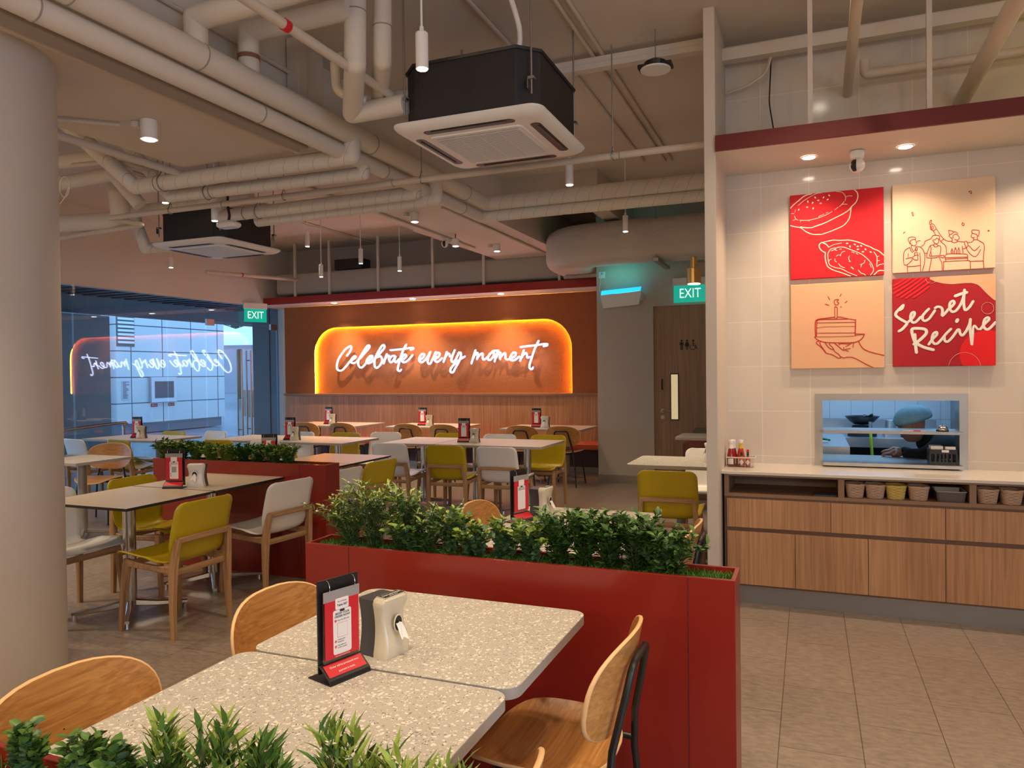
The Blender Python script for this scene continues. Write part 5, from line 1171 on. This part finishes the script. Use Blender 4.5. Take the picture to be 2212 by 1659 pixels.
def tabasco(loc,label):
    t=thing('pepper_sauce_bottle',label,'bottle',loc,0,'small pepper sauce bottles')
    MB().lathe([(.0145,0),(.0155,.003),(.0155,.050),(.0065,.064),(.006,.070)],(0,0,0),16).build('bottle_body',mat('pepper_red',(.55,.10,.06),.15),t,smooth=True)
    MB().lathe([(.0075,.070),(.0075,.095)],(0,0,0),14).build('neck_wrap',mat('wrap_green',(.01,.035,.015),.3),t,smooth=True,ang=30); MB().lathe([(.0075,.095),(.008,.096),(.008,.112)],(0,0,0),14).build('cap',INKB,t,smooth=True,ang=30)
    m=MB(); m.poly([(0,-.0162,.008),(.014,-.0145,.028),(0,-.0162,.048),(-.014,-.0145,.028)]); m.build('diamond_label',INKW,t)
tabasco((-.420,5.168,.862),'small red-capped pepper sauce bottle, left one'); tabasco((-.380,5.170,.862),'small red-capped pepper sauce bottle, right one')
# ------------------------------------------------------------ hatch
hf=thing('serving_hatch','brushed steel frame lining the serving hatch','frame',(0,0,0))
def bar(p): MB().loft(p).build('frame_bar',STEEL,hf,bev=.001)
yF=5.405; b=.045
def trap(q): return [[(x,yF,z_) for x,z_ in q],[(x,5.56,z_) for x,z_ in q]]
x0,x1,z0,z1=HX0,HX1,HZ0,HZ1
bar(trap([(x0,z1),(x1,z1),(x1-b,z1-b),(x0+b,z1-b)])); bar(trap([(x0,z0-.002),(x0,z1),(x0+b,z1-b),(x0+b,z0-.002)])); bar(trap([(x1,z1),(x1,z0-.002),(x1-b,z0-.002),(x1-b,z1-b)]))
o=MB().box((x0+b,5.33,1.082),(x1-b+.01,5.62,1.10)).build('hatch_shelf',STEEL,bev=.001); tag(o,'steel shelf across the middle of the serving hatch','shelf')
o=MB().box((x0+b,5.33,.866),(x1-b+.01,5.85,.888)).build('hatch_sill',STEEL,bev=.001); tag(o,'steel sill counter at the bottom of the serving hatch','counter')
bl=thing('service_bell','chrome service bell on the hatch shelf','bell',(.79,5.40,1.10)); MB().lathe([(.036,.0),(.037,.006),(.034,.010)],(0,0,0),24).build('bell_base',BLACK,bl,smooth=True); MB().lathe([(.033,.010),(.033,.014),(.028,.026),(.016,.036),(.004,.039)],(0,0,0),24).build('dome',CHROME,bl,smooth=True); MB().cyl((0,0,.038),(0,0,.048),.004,n=8).build('plunger',CHROME,bl)
o=MB().box((.62,5.345,1.101),(.66,5.352,1.107)).build('red_wrapped_utensil',INKB); 
tag(o,'red-banded wooden stick lying on the hatch shelf','stick'); MB().box((.56,5.345,1.1012),(.62,5.352,1.1065)).box((.66,5.345,1.1012),(.69,5.352,1.1065)).build('stick_wood',PLYE,o)
cr=thing('plastic_crate','black slotted plastic crate of papers on the hatch sill','crate',(.79,5.42,.888))
m=MB()
for sy in (-1,1): m.box((-.075,sy*.055-.002,0),(.075,sy*.055+.002,.02)).box((-.075,sy*.055-.002,.07),(.075,sy*.055+.002,.098)); 
for sy in (-1,1):
    for x in (-.0735,-.045,-.02,.0,.02,.045,.0735): m.box((x-.005,sy*.055-.002,.02),(x+.005,sy*.055+.002,.07))
for sx in (-1,1):
    m.box((sx*.075-.002,-.055,0),(sx*.075+.002,.055,.02)).box((sx*.075-.002,-.055,.07),(sx*.075+.002,.055,.098))
    for y in (-.053,-.025,0,.025,.053): m.box((sx*.075-.002,y-.005,.02),(sx*.075+.002,y+.005,.07))
m.box((-.075,-.055,0),(.075,.055,.003)); m.build('crate_body',BLACK,cr)
MB().box((-.068,-.045,.085),(.0,.05,.118)).box((.012,-.05,.085),(.068,.0,.115)).build('papers',INKW,cr); MB().box((-.01,-.0585,.080),(.03,-.057,.095)).build('crate_label',INKW,cr)
# ------------------------------------------------------------ kitchen interior
KS=mat('kitchen_steel',(.55,.58,.62),.3,.7)
kt=thing('cooking_range','long steel cooking counter against the blue-lit kitchen wall','counter',(0,0,0)); MB().box((.1,7.35,.80),(1.15,8.25,.88)).build('range_top',KS,kt); MB().box((.12,8.2,.88),(1.15,8.25,1.0)).build('upstand',KS,kt); MB().box((.14,7.9,0),(1.13,8.2,.80)).build('range_body',BLACK,kt)
st_=thing('prep_table','steel preparation table at the left of the kitchen','table',(0,0,0)); MB().box((-.45,6.0,.86),(.28,7.2,.93)).build('table_top',KS,st_); MB().box((-.45,6.05,0),(.26,7.15,.86)).build('drawer_block',mat('drawer_grey',(.10,.12,.14),.4),st_)
bn=thing('gas_burner','black burner ring stand beneath the wok','burner',(.46,7.62,.88)); MB().lathe([(.125,0),(.12,.05),(.09,.07),(.085,.10)],(0,0,0),28).build('burner_ring',BLACKM,bn,smooth=True)
wk=thing('wok','wide black wok resting on the burner','wok',(.46,7.62,.985)); MB().lathe([(.01,.0),(.07,.006),(.11,.035),(.145,.075),(.150,.080),(.142,.076),(.105,.038),(.06,.012),(.01,.008)],(0,0,0),36).build('wok_bowl',BLACK,wk,smooth=True,ang=60)
MB().tube([(.0,-.05,.03),(.05,-.09,.08),(.08,-.11,.10)],.013,8).tube([(.02,-.03,.03),(.02,-.08,.075),(.015,-.10,.092)],.013,8).build('handles',BLACK,wk,smooth=True)
o=MB().tube(crom([(.51,7.34,.97),(.515,7.32,.86),(.53,7.34,.60)],5),.012,8).build('yellow_hose',mat('hose_yellow',(.55,.75,.05),.4,),smooth=True); tag(o,'bright yellow gas hose hanging in the kitchen','hose')
MB().cyl((.51,7.34,.96),(.51,7.34,1.03),.014,n=10).build('brass_coupling',KS,o)
o=MB().box((.05,7.8,.3),(.30,7.88,.66)).build('blue_crate',mat('crate_blue',(.01,.02,.14),.5)); tag(o,'dark blue crate under the cooking range','crate')
o=MB().box((.02,6.25,.93),(.14,6.4,.945)).build('cutting_board',INKW); tag(o,'white board lying on the preparation table','board')
o=MB().tube(crom([(.0,6.32,.955),(.06,6.28,.965),(.10,6.34,.955),(.15,6.3,.950),(.08,6.38,.957),(.02,6.35,.955)],4),.008,6).build('green_cloth',mat('cloth_teal',(.0,.25,.16),.7)); tag(o,'teal twisted cloth on the white board','cloth')
fr=thing('upright_fridge','tall steel refrigerator cabinet at the right of the kitchen','refrigerator',(0,0,0)); MB().box((1.22,7.2,0),(1.9,7.9,2.0)).build('cabinet',mat('fridge_steel',(.20,.23,.26),.3,.6),fr,bev=.01); MB().box((1.20,7.19,.1),(1.23,7.21,1.98)).build('door_edge',KS,fr); MB().tube(crom([(1.3,7.18,1.32),(1.42,7.12,1.24),(1.5,7.15,1.2)],4),.012,8).build('cable',BLACK,fr)
o=MB().lathe([(.04,0),(.05,.01),(.05,.08),(.045,.09)],(.70,7.7,.94),20).build('steel_container',KS,smooth=True); tag(o,'small steel container beside the cook\'s head','container')
o=MB().box((.64,7.5,.88),(.84,7.75,.94)).build('steel_tray',KS); tag(o,'steel tray on the range behind the cook','tray')
# the cook
pr=thing('person','person in black chef jacket and pale blue hairnet looking down in the kitchen','person',(0,0,0))
SKIN=mat('skin',(.30,.145,.09),.5); JK=mat('jacket_black',(.005,.006,.008),.95,bump=.4,bs=25)
def skinmesh(name,verts,edges,radii,m,parent,root=0,sub=2):
    me=bpy.data.meshes.new(name); me.from_pydata(verts,edges,[]); o=bpy.data.objects.new(name,me); COL.objects.link(o)
    s=o.modifiers.new('k','SKIN'); s.use_smooth_shade=True
    for i,r in enumerate(radii): me.skin_vertices[0].data[i].radius=r if isinstance(r,tuple) else (r,r)
    me.skin_vertices[0].data[root].use_root=True
    q=o.modifiers.new('u','SUBSURF'); q.levels=sub; q.render_levels=sub; me.materials.append(m); o.parent=parent; return o
HX,HY,HZ=.668,5.86,1.105
V=[(1.04,6.12,.72),(1.00,6.08,.82),(.88,6.00,.90),(.78,5.92,.98),(.72,5.88,1.03),(.86,5.83,.965),(.74,5.74,.90),(.67,5.77,.895),(.60,5.80,.915),(.94,6.18,.93),(.88,6.22,.86),(.72,6.16,.87),(.62,6.06,.91),(1.02,6.03,.68),(1.0,5.98,.45),(1.02,5.97,.06),(.90,5.96,.03),(1.06,6.22,.68),(1.06,6.24,.45),(1.08,6.25,.06),(.96,6.25,.03)]
E_=[(0,1),(1,2),(2,3),(3,4),(2,5),(5,6),(6,7),(7,8),(2,9),(9,10),(10,11),(11,12),(0,13),(13,14),(14,15),(15,16),(0,17),(17,18),(18,19),(19,20)]
Rr=[(.14,.16),(.14,.165),(.13,.17),(.085,.09),(.055,.06),.085,.068,.050,.038,.065,.052,.040,.034,.085,.062,.045,.04,.085,.062,.045,.04]
skinmesh('body',V,E_,Rr,JK,pr)
# head: shaped rings along a tilted axis (face towards -x and down)
hd=MB(); ax=Vector((-.30,-.05,.95)).normalized(); fw=Vector((-.92,-.12,-.30)); fw=(fw-ax*fw.dot(ax)).normalized(); sd=ax.cross(fw)
hc=Vector((HX,HY,HZ)); rows=[]
for t,rf,rb,rs in ((-.115,.030,.02,.028),(-.105,.060,.035,.045),(-.085,.075,.050,.055),(-.06,.080,.065,.062),(-.03,.082,.078,.068),(0,.084,.090,.073),(.03,.086,.096,.075),(.06,.080,.094,.073),(.09,.060,.080,.060),(.11,.035,.05,.038),(.118,.01,.015,.01)):
    row=[]
    for k in range(28):
        a=2*math.pi*k/28; c,s=math.cos(a),math.sin(a); r=rf if c>0 else rb
        q=hc+ax*t+fw*(r*c)+sd*(rs*s)
        if c>.93 and -.05<t<.02: q+=fw*(.020*(1-abs(t+.02)/.04) if abs(t+.02)<.04 else 0)
        if c>.8 and .0<=t<.03 and .15<abs(s)<.5: q-=fw*.008
        row.append(q)
    rows.append(row)
hd.loft(rows); hd.build('head',SKIN,pr,smooth='all',sub=1)
for s in (-1,1):
    q=hc+sd*(.072*s)-fw*.005; e=MB(); e.tube([q+ax*(.022*math.cos(a))+fw*(.013*math.sin(a)) for a in [k*.63 for k in range(10)]],.006,6,closed=True); e.build('ear',SKIN,pr,smooth='all')
    q=hc+fw*.079+sd*(.030*s)+ax*.012; e=MB(); e.tube([q-sd*.014,q+fw*.002,q+sd*.014],.003,6); e.build('closed_eye',INKK,pr)
    q=hc+fw*.083+sd*(.030*s)+ax*.030; e=MB(); e.tube([q-sd*.017,q+ax*.004,q+sd*.017],.0035,6); e.build('eyebrow',INKK,pr)
q=hc+fw*.083-ax*.058; e=MB(); e.tube([q-sd*.02,q+fw*.003,q+sd*.02],.005,6); e.build('mouth',mat('lips',(.22,.07,.05),.5),pr)
m=MB(); rows=[]
for i in range(9):
    t=i/8; th=t*math.pi*.58; r_=math.sin(th); zz=math.cos(th)
    rows.append([hc+ax*(.045+.088*zz)-fw*.022+fw*((.124*r_+.004*math.sin(k*5))*math.cos(2*math.pi*k/36))+sd*((.112*r_+.003*math.sin(k*4))*math.sin(2*math.pi*k/36)) for k in range(36)])
rows[0]=[rows[0][0]+(p-rows[0][0])*.02 for p in rows[0]]
m.quadgrid(rows,cv=True); 
HNm=tilemat('hairnet_blue',(.11,.26,.35),(.20,.40,.50),.006,.009,'xz',(0,0),.6,.003); m.build('hairnet',HNm,pr,smooth='all',sol=.002)
# hands
for (px,py,pz) in ((.60,5.80,.915),(.62,6.06,.91)):
    V=[(px+.01,py,pz),(px-.03,py,pz-.004),(px-.06,py,pz-.006)]; E2=[(0,1),(1,2)]; Q=[.022,(.020,.034),(.016,.034)]
    for f in range(4):
        b=len(V); yy=py-.026+.0175*f; ln=(.055,.065,.062,.048)[f]
        V+=[(px-.075,yy,pz-.004),(px-.075-ln*.5,yy,pz-.008),(px-.075-ln*.85,yy,pz-.022)]; E2+=[(2,b),(b,b+1),(b+1,b+2)]; Q+=[.0085,.008,.007]
    b=len(V); V+=[(px-.035,py-.038,pz-.004),(px-.065,py-.055,pz-.012)]; E2+=[(1,b),(b,b+1)]; Q+=[.010,.008]
    skinmesh('hand',V,E2,Q,SKIN,pr,0,1)
# ------------------------------------------------------------ canvases
def canvas(x0,z1,m,label,s=.57,d=.035):
    t=thing('canvas_print',label,'picture',(x0,5.42,z1-s),0,'square canvas prints over the hatch')
    MB().box((0,-d,0),(s,-.004,s)).build('canvas',m,t,bev=.003)
    return t,-d-.0012
def strokes(t,y,H_,sts,w,m,s=.57,name='printed_drawing',closed=()):
    mb=MB()
    for i,st in enumerate(sts):
        ww=w
        if isinstance(st[0],(int,float)): ww=st[0]; st=st[1:]
        P=[H_(p) for p in st]; ribbon(mb,[(min(max(u,.003),.997)*s,min(max(v,.003),.997)*s) for u,v in P],ww,y,4,(0.001,0.001,s-.001,s-.001))
    return mb.build(name,m,t)
U4=[(0,1),(1,1),(1,0),(0,0)]
c1,y1=canvas(-.11,2.685,LINENR,'red canvas print with cream line drawings of pies, top left of four')
Hc=homog([(55,185),(1638,25),(1650,1505),(80,1590)],U4)
strokes(c1,y1,Hc,[(.0065,(60,400),(130,330),(215,260),(300,190),(420,140)),(.0065,(1140,75),(1190,130),(1200,200),(1170,290),(1100,360),(1040,430),(930,500),(790,570),(640,645),(500,695),(430,720),(340,725),(240,710)),(.006,(60,690),(150,710),(240,725),(330,790),(430,830),(560,835),(640,820),(800,760),(950,690),(1030,610),(1070,520),(1085,400),(1095,365)),
 (.0035,(195,350),(290,270),(400,200),(500,150),(590,130)),(.0035,(840,115),(920,120),(970,160),(995,215),(985,265)),(.0035,(1000,200),(1040,185),(1105,185)),(.0035,(970,280),(930,330),(890,365)),(.0035,(930,325),(1020,325)),(.003,(870,375),(810,425)),(.0035,(765,450),(680,500),(560,550),(420,590),(320,602),(220,598)),(.003,(695,462),(660,480)),(.003,(630,495),(540,535)),
 (.0035,(135,530),(155,575),(195,597)),(.003,(110,603),(165,580)),(.003,(80,488),(130,488)),(.003,(150,425),(140,465)),(.003,(245,610),(235,625)),(.003,(385,600),(375,615))],.004,INKC)
strokes(c1,y1,Hc,[(.0065,(660,1140),(600,1110),(560,1060),(555,1010),(590,975),(650,960),(740,940),(800,930),(900,935),(1050,930),(1160,950),(1260,980),(1340,1015),(1420,1045),(1470,1075),(1550,1105),(1620,1160),(1645,1180)),(.0065,(620,980),(670,1000),(715,1050)),(.004,(715,1050),(800,1005),(925,980)),(.0065,(660,1140),(655,1220),(680,1330),(710,1380),(790,1430),(920,1470),(1080,1530)),
 (.005,(830,1060),(760,1075),(715,1125),(700,1180),(712,1290),(740,1350),(830,1390),(930,1410),(1050,1470),(1190,1525)),(.005,(760,1110),(810,1090),(850,1105)),(.005,(810,1090),(860,1055),(950,1045),(1060,1080),(1240,1150),(1330,1210),(1420,1300),(1465,1390),(1465,1450),(1420,1510)),
 (.004,(840,1200),(870,1180),(910,1180),(915,1195)),(.004,(910,1180),(940,1130),(985,1115)),(.004,(820,1240),(820,1275),(845,1295)),(.004,(715,1290),(730,1260),(760,1248)),(.004,(880,1320),(920,1370),(985,1390)),(.004,(1065,1190),(1050,1230),(1065,1275),(1085,1290)),(.004,(1070,1275),(1055,1290)),(.004,(1325,1262),(1310,1310),(1245,1340)),(.004,(1270,1335),(1255,1380)),
 (.007,(1095,1380),(1130,1410)),(.005,(1215,1430),(1260,1480),(1310,1495),(1335,1520)),(.004,(1405,1320),(1435,1385)),(.005,(1475,1125),(1525,1200),(1530,1280),(1525,1370),(1570,1340),(1648,1325)),(.004,(1525,1205),(1560,1195)),(.004,(1530,1275),(1570,1272)),(.007,(1480,1520),(1560,1440),(1648,1440)),(.004,(1100,1125),(1145,1140)),(.004,(1175,1150),(1205,1165)),(.004,(895,1082),(930,1078))],.004,INKC)
m=MB()
for (px,py,a) in ((715,178,-50),(620,213,60),(690,248,15),(480,215,-50),(532,263,0),(357,285,-80),(437,305,65),(572,312,0),(346,378,0),(447,398,70),(205,420,70),(1023,983,0),(1073,1035,-85),(1153,1000,-20),(1201,1033,0),(1260,1024,-45),(1205,1083,0),(1333,1082,-60),(1290,1123,0),(1422,1127,-25)):
    u,v=Hc((px,py)); r=R(a); m.poly([(u*.57+.0075*math.cos(t)*math.cos(r)-.0042*math.sin(t)*math.sin(r),y1,v*.57+.0075*math.cos(t)*math.sin(r)+.0042*math.sin(t)*math.cos(r)) for t in [k*math.pi/6 for k in range(12)]])
m.build('printed_seeds',INKC,c1)
c2,y2=canvas(.51,2.69,LINENC,'cream canvas print with red line drawing of a birthday party, top right of four')
Hc=homog([(55,-470),(2074,-645),(2101,1152),(74,1290)],U4)
PRT=[[(385,640),(380,600),(400,570),(460,558),(515,565),(528,600),(500,605),(450,615),(425,640),(415,670),(400,660),(385,640)],[(520,605),(535,650),(545,690),(530,720),(490,730),(450,715),(430,690),(405,690),(420,670)],[(545,670),(590,630),(625,635)],[(455,730),(440,760),(490,840),(530,790),(520,740)],[(420,780),(455,860),(490,840)],[(530,790),(545,840),(565,790),(540,750)],[(420,765),(350,800),(300,860),(288,960),(295,1080),(320,1118),(370,1105),(450,1030),(470,980)],[(340,995),(400,975),(460,965),(520,925),(580,920),(570,960),(575,1010),(520,1015),(470,980)],[(510,925),(512,875),(565,870),(570,920)],[(380,890),(382,960)],[(545,750),(620,755),(680,820),(712,900),(715,960),(705,1080),(670,1230)],[(612,870),(625,1000),(635,1245)],[(365,1110),(372,1275)],[(372,1150),(500,1140),(630,1120)],
 [(640,750),(700,700),(720,640),(830,590),(870,530),(960,525),(1000,540),(1000,590),(985,600),(945,580),(920,610),(870,620),(900,670),(930,690),(970,680),(985,640),(985,600)],[(930,690),(925,690),(880,710),(820,730),(790,780),(760,880),(750,950),(770,970),(900,968),(1000,950),(1070,968),(1100,945),(1080,920),(1010,925),(830,935),(808,920),(840,800),(820,740)],[(885,710),(900,745),(935,752),(970,735),(935,690)],[(975,725),(1020,740),(1030,800),(1010,915)],[(830,850),(850,930)],[(720,880),(755,875)],[(850,975),(830,1080),(800,1245)],[(1000,970),(1050,1070),(1062,1230)],
 [(800,280),(800,300),(820,310),(850,295),(830,270),(845,228),(815,235),(800,280)],[(820,310),(815,360),(830,405),(870,430),(910,415),(935,390),(905,340),(880,305),(850,295)],[(820,345),(860,340),(880,370),(865,400),(835,400),(850,370),(820,370)],[(880,440),(925,520)],[(935,390),(980,460),(1060,570),(1130,625),(1200,640),(1240,635)],[(1000,600),(1030,650),(1080,690),(1130,750),(1140,890)],[(1030,645),(1080,595)],
 [(1180,420),(1200,510),(1275,455),(1180,420)],[(1275,455),(1320,455),(1360,490)],[(1200,510),(1190,540),(1235,580),(1255,620),(1240,640),(1270,665),(1320,665),(1350,640),(1340,620)],[(1235,580),(1270,565),(1265,530),(1310,500),(1350,510),(1385,560),(1380,600),(1340,615),(1295,600)],[(1350,640),(1490,650)],[(1490,650),(1520,635),(1545,660),(1560,710),(1530,760),(1500,700),(1487,665)],[(1545,660),(1620,655),(1665,620),(1670,600)],[(1640,480),(1635,420),(1750,420),(1775,450),(1760,540),(1735,520),(1710,495),(1640,480)],[(1640,480),(1620,530),(1640,565),(1690,555)],[(1665,570),(1670,600),(1740,605),(1735,560),(1750,540)],[(1740,605),(1800,640),(1860,680),(1878,760),(1865,900),(1860,1020),(1875,1165)],[(1560,720),(1590,735),(1650,800),(1700,815),(1785,730)],[(1530,760),(1545,810),(1620,900),(1690,935),(1740,910),(1808,797)],[(1465,790),(1530,765)],[(1445,735),(1468,870)],[(1600,1030),(1860,1020)],
 [(1130,1040),(1130,900),(1350,885),(1520,890),(1555,920),(1555,1015)],[(1130,965),(1550,945)],[(1130,992),(1550,968)],[(1085,1230),(1088,1060),(1120,1040),(1550,1015),(1590,1025),(1608,1060),(1610,1185)],[(1235,885),(1230,830),(1248,810),(1265,830),(1265,885)],[(1298,885),(1295,820),(1315,795),(1335,815),(1335,885)],[(1375,880),(1365,820),(1380,795),(1400,820),(1408,880)],[(1240,800),(1248,785),(1255,800)],[(1305,785),(1315,760),(1325,785)],[(1372,785),(1380,762),(1390,785)],
 [(455,65),(450,100),(480,145),(475,90),(455,65)],[(285,490),(295,470),(318,462)],[(1435,295),(1450,275),(1480,300),(1475,330),(1450,325),(1435,295)],[(1940,430),(1955,418),(1968,432),(1952,440),(1940,430)],[(1560,-330),(1600,-350),(1620,-310),(1610,-290),(1590,-320),(1560,-330)]]
strokes(c2,y2,Hc,PRT,.0036,INKR)
c3,y3=canvas(-.11,2.08,LINENP,'peach canvas print with red line drawing of a hand holding cake, bottom left of four')
Hc=homog([(75,115),(1795,20),(1808,1590),(100,1625)],U4)
strokes(c3,y3,Hc,[(0.0044,(897,712),(893,515),(915,507),(938,530),(935,700),(915,712)),(0.0044,(880,400),(905,378),(965,375),(935,405),(965,440),(945,465),(905,470),(882,430),(880,400)),(765,320),(798,378)] if False else [(0.0044,(897,712),(893,515),(915,507),(938,530),(935,700),(915,712)),(0.0044,(880,400),(905,378),(965,375),(935,405),(965,440),(945,465),(905,470),(882,430),(880,400)),(0.0044,(765,320),(798,378)),(0.0044,(718,458),(785,478)),(0.0044,(1008,275),(990,315)),(0.0044,(1118,400),(1080,432)),(0.0037,(998,505),(1015,505)),
 (0.0063,(545,1040),(535,900),(540,780),(560,745),(620,725),(760,708),(890,690)),(0.0056,(560,1040),(565,780),(590,745),(640,735),(900,728),(1130,722)),(0.0044,(940,688),(1000,688),(1100,710),(1270,738)),(0.0063,(1275,735),(1268,1020)),(0.0037,(570,795),(1270,780)),(0.0025,(570,890),(600,878),(800,862),(1265,853)),(0.0037,(570,980),(1265,970)),(0.0031,(540,1048),(900,1040),(1180,1030),(1300,1012),(1438,995)),(0.0050,(1275,990),(1438,992)),(0.0056,(525,1048),(580,1100),(700,1140),(860,1150),(1100,1150),(1260,1140),(1360,1100),(1410,1050),(1438,995)),
 (0.0050,(620,1120),(570,1135),(560,1165),(620,1210),(680,1265),(740,1335),(840,1360),(900,1390),(960,1422),(1010,1415),(960,1350),(900,1310),(860,1240),(800,1180),(800,1155)),(0.0050,(640,1130),(625,1165),(670,1240),(730,1320)),(0.0050,(715,1140),(760,1210),(830,1265),(880,1270)),(0.0050,(890,1155),(980,1230),(1055,1285),(1060,1230)),(0.0044,(1055,1285),(1120,1260),(1180,1250)),(0.0044,(1090,1280),(1150,1300)),(0.0044,(1095,1218),(1150,1190),(1200,1160),(1245,1145)),(0.0044,(1245,1145),(1228,1230)),(0.0056,(1330,1115),(1360,1180),(1415,1250),(1500,1295),(1640,1335),(1800,1370)),(0.0050,(1010,1400),(1060,1420),(1130,1408),(1220,1410),(1330,1455),(1450,1520),(1600,1595)),(0.0050,(970,1160),(990,1190)),(0.0044,(1000,1165),(1180,1170))],.0035,INKR)
c4,y4=canvas(.51,2.085,LINEND,'crimson canvas print reading Secret Recipe, bottom right of four')
Hc=homog([(20,118),(1785,20),(1797,1560),(55,1590)],U4)
def area(pts,m,y,name):
    P=crom([Vector((*Hc(p),0)) for p in pts],6,False); c=[(min(max(p.x,.002),.998)*.57,min(max(p.y,.002),.998)*.57) for p in P]
    bm_=MB(); bm_.poly([(a,y,b) for a,b in c]); o=bm_.build(name,m,c4)
    import bmesh
    bb=bmesh.new(); bb.from_mesh(o.data); bmesh.ops.triangulate(bb,faces=bb.faces); bb.to_mesh(o.data); bb.free()
area([(655,122),(760,165),(900,195),(1040,205),(1160,195),(1290,185),(1400,190),(1500,230),(1600,330),(1700,420),(1785,470),(1784,300),(1783,150),(1785,22),(1400,42),(1000,64),(655,90)],LINENP,y4,'print_peach_shape')
def blob(cx,cy,r,m,y,name,a0=0,a1=360,n=40):
    u,v=Hc((cx,cy)); q=[(u*.57+r*math.cos(R(a0+(a1-a0)*k/n)),v*.57+r*math.sin(R(a0+(a1-a0)*k/n))) for k in range(n)]
    q=[(min(max(a,.001),.569),min(max(b_,.001),.569)) for a,b_ in q]; MB().poly([(a,y,b_) for a,b_ in q]).build(name,m,c4)
blob(1640,1370,.148,mat('canvas_bright_red',(.78,.005,.012),.75),y4,'print_red_disc')
# diagonal stripes in the top left corner
st=[]
for i,(a,b_) in enumerate((((25,240),(230,125)),((28,300),(330,118)),((30,372),(440,112)),((95,412),(540,108)),((170,436),(600,125)),((255,445),(660,165)),((380,435),(640,250)))): st.append((.0135,a,((a[0]+b_[0])/2,(a[1]+b_[1])/2+8),b_))
strokes(c4,y4-.0002,Hc,st,.01,INKB,name='print_stripes')
def circ(cx,cy,rx,a0=0,a1=360): return [(cx+rx*math.cos(R(a0+(a1-a0)*k/20)),cy-rx*.92*math.sin(R(a0+(a1-a0)*k/20))) for k in range(21)]
strokes(c4,y4-.0004,Hc,[circ(1650,608,105),circ(680,105,95,185,355),circ(1265,1600,272,8,172)],.0014,INKC,name='print_thin_rings')
w5,w4,w3=.0185,.0158,.0125
strokes(c4,y4-.0006,Hc,[(.017,(212,562),(150,620),(95,680),(82,735),(150,790),(240,840),(278,868),(232,930),(190,972),(140,1000)),(.010,(215,565),(200,620),(150,655)),(w4,(290,850),(370,780),(402,720),(395,680),(350,700),(335,780),(370,850),(430,842),(510,760)),(w4,(510,780),(580,690),(648,622)),(w4,(545,730),(542,800),(590,825),(660,780),(750,650)),(w4,(750,610),(800,587),(860,605),(880,660),(875,742),(965,650)),(w4,(965,640),(1030,590),(1078,530),(1062,490),(1010,520),(1000,610),(1042,670),(1110,652),(1180,560),(1230,440),(1252,300)),(w5,(1092,408),(1200,368),(1292,345)),(w4,(1252,300),(1240,500),(1255,620),(1282,640),(1340,590),(1402,492)),],w4,INKW,name='script_word')
strokes(c4,y4-.0006,Hc,[(w5,(365,1030),(368,962),(480,952),(590,970),(608,1030),(540,1110),(450,1185),(398,1215)),(.014,(368,980),(362,1030),(385,1120),(410,1180)),(w5,(412,1050),(425,1200),(445,1355)),(w5,(445,1200),(560,1262),(732,1308)),(w4,(652,1218),(720,1125),(785,1060),(782,1012),(730,1040),(705,1130),(740,1200),(802,1200),(890,1110)),(w4,(880,1120),(950,1035),(1028,958)),(w4,(915,1080),(922,1150),(972,1170),(1050,1100),(1140,972)),(w4,(1140,972),(1168,972),(1182,1030),(1222,1066),(1290,990)),(w4,(1290,990),(1340,880),(1357,792)),(w4,(1357,792),(1352,950),(1385,1215)),(w3,(1388,1215),(1400,1050),(1405,935),(1432,903),(1480,958),(1530,960)),(w4,(1530,960),(1592,880),(1672,800),(1652,765),(1600,800),(1580,900),(1622,960),(1682,950),(1788,842)),(.020,(1122,835),(1138,802))],w4,INKW,name='script_word')
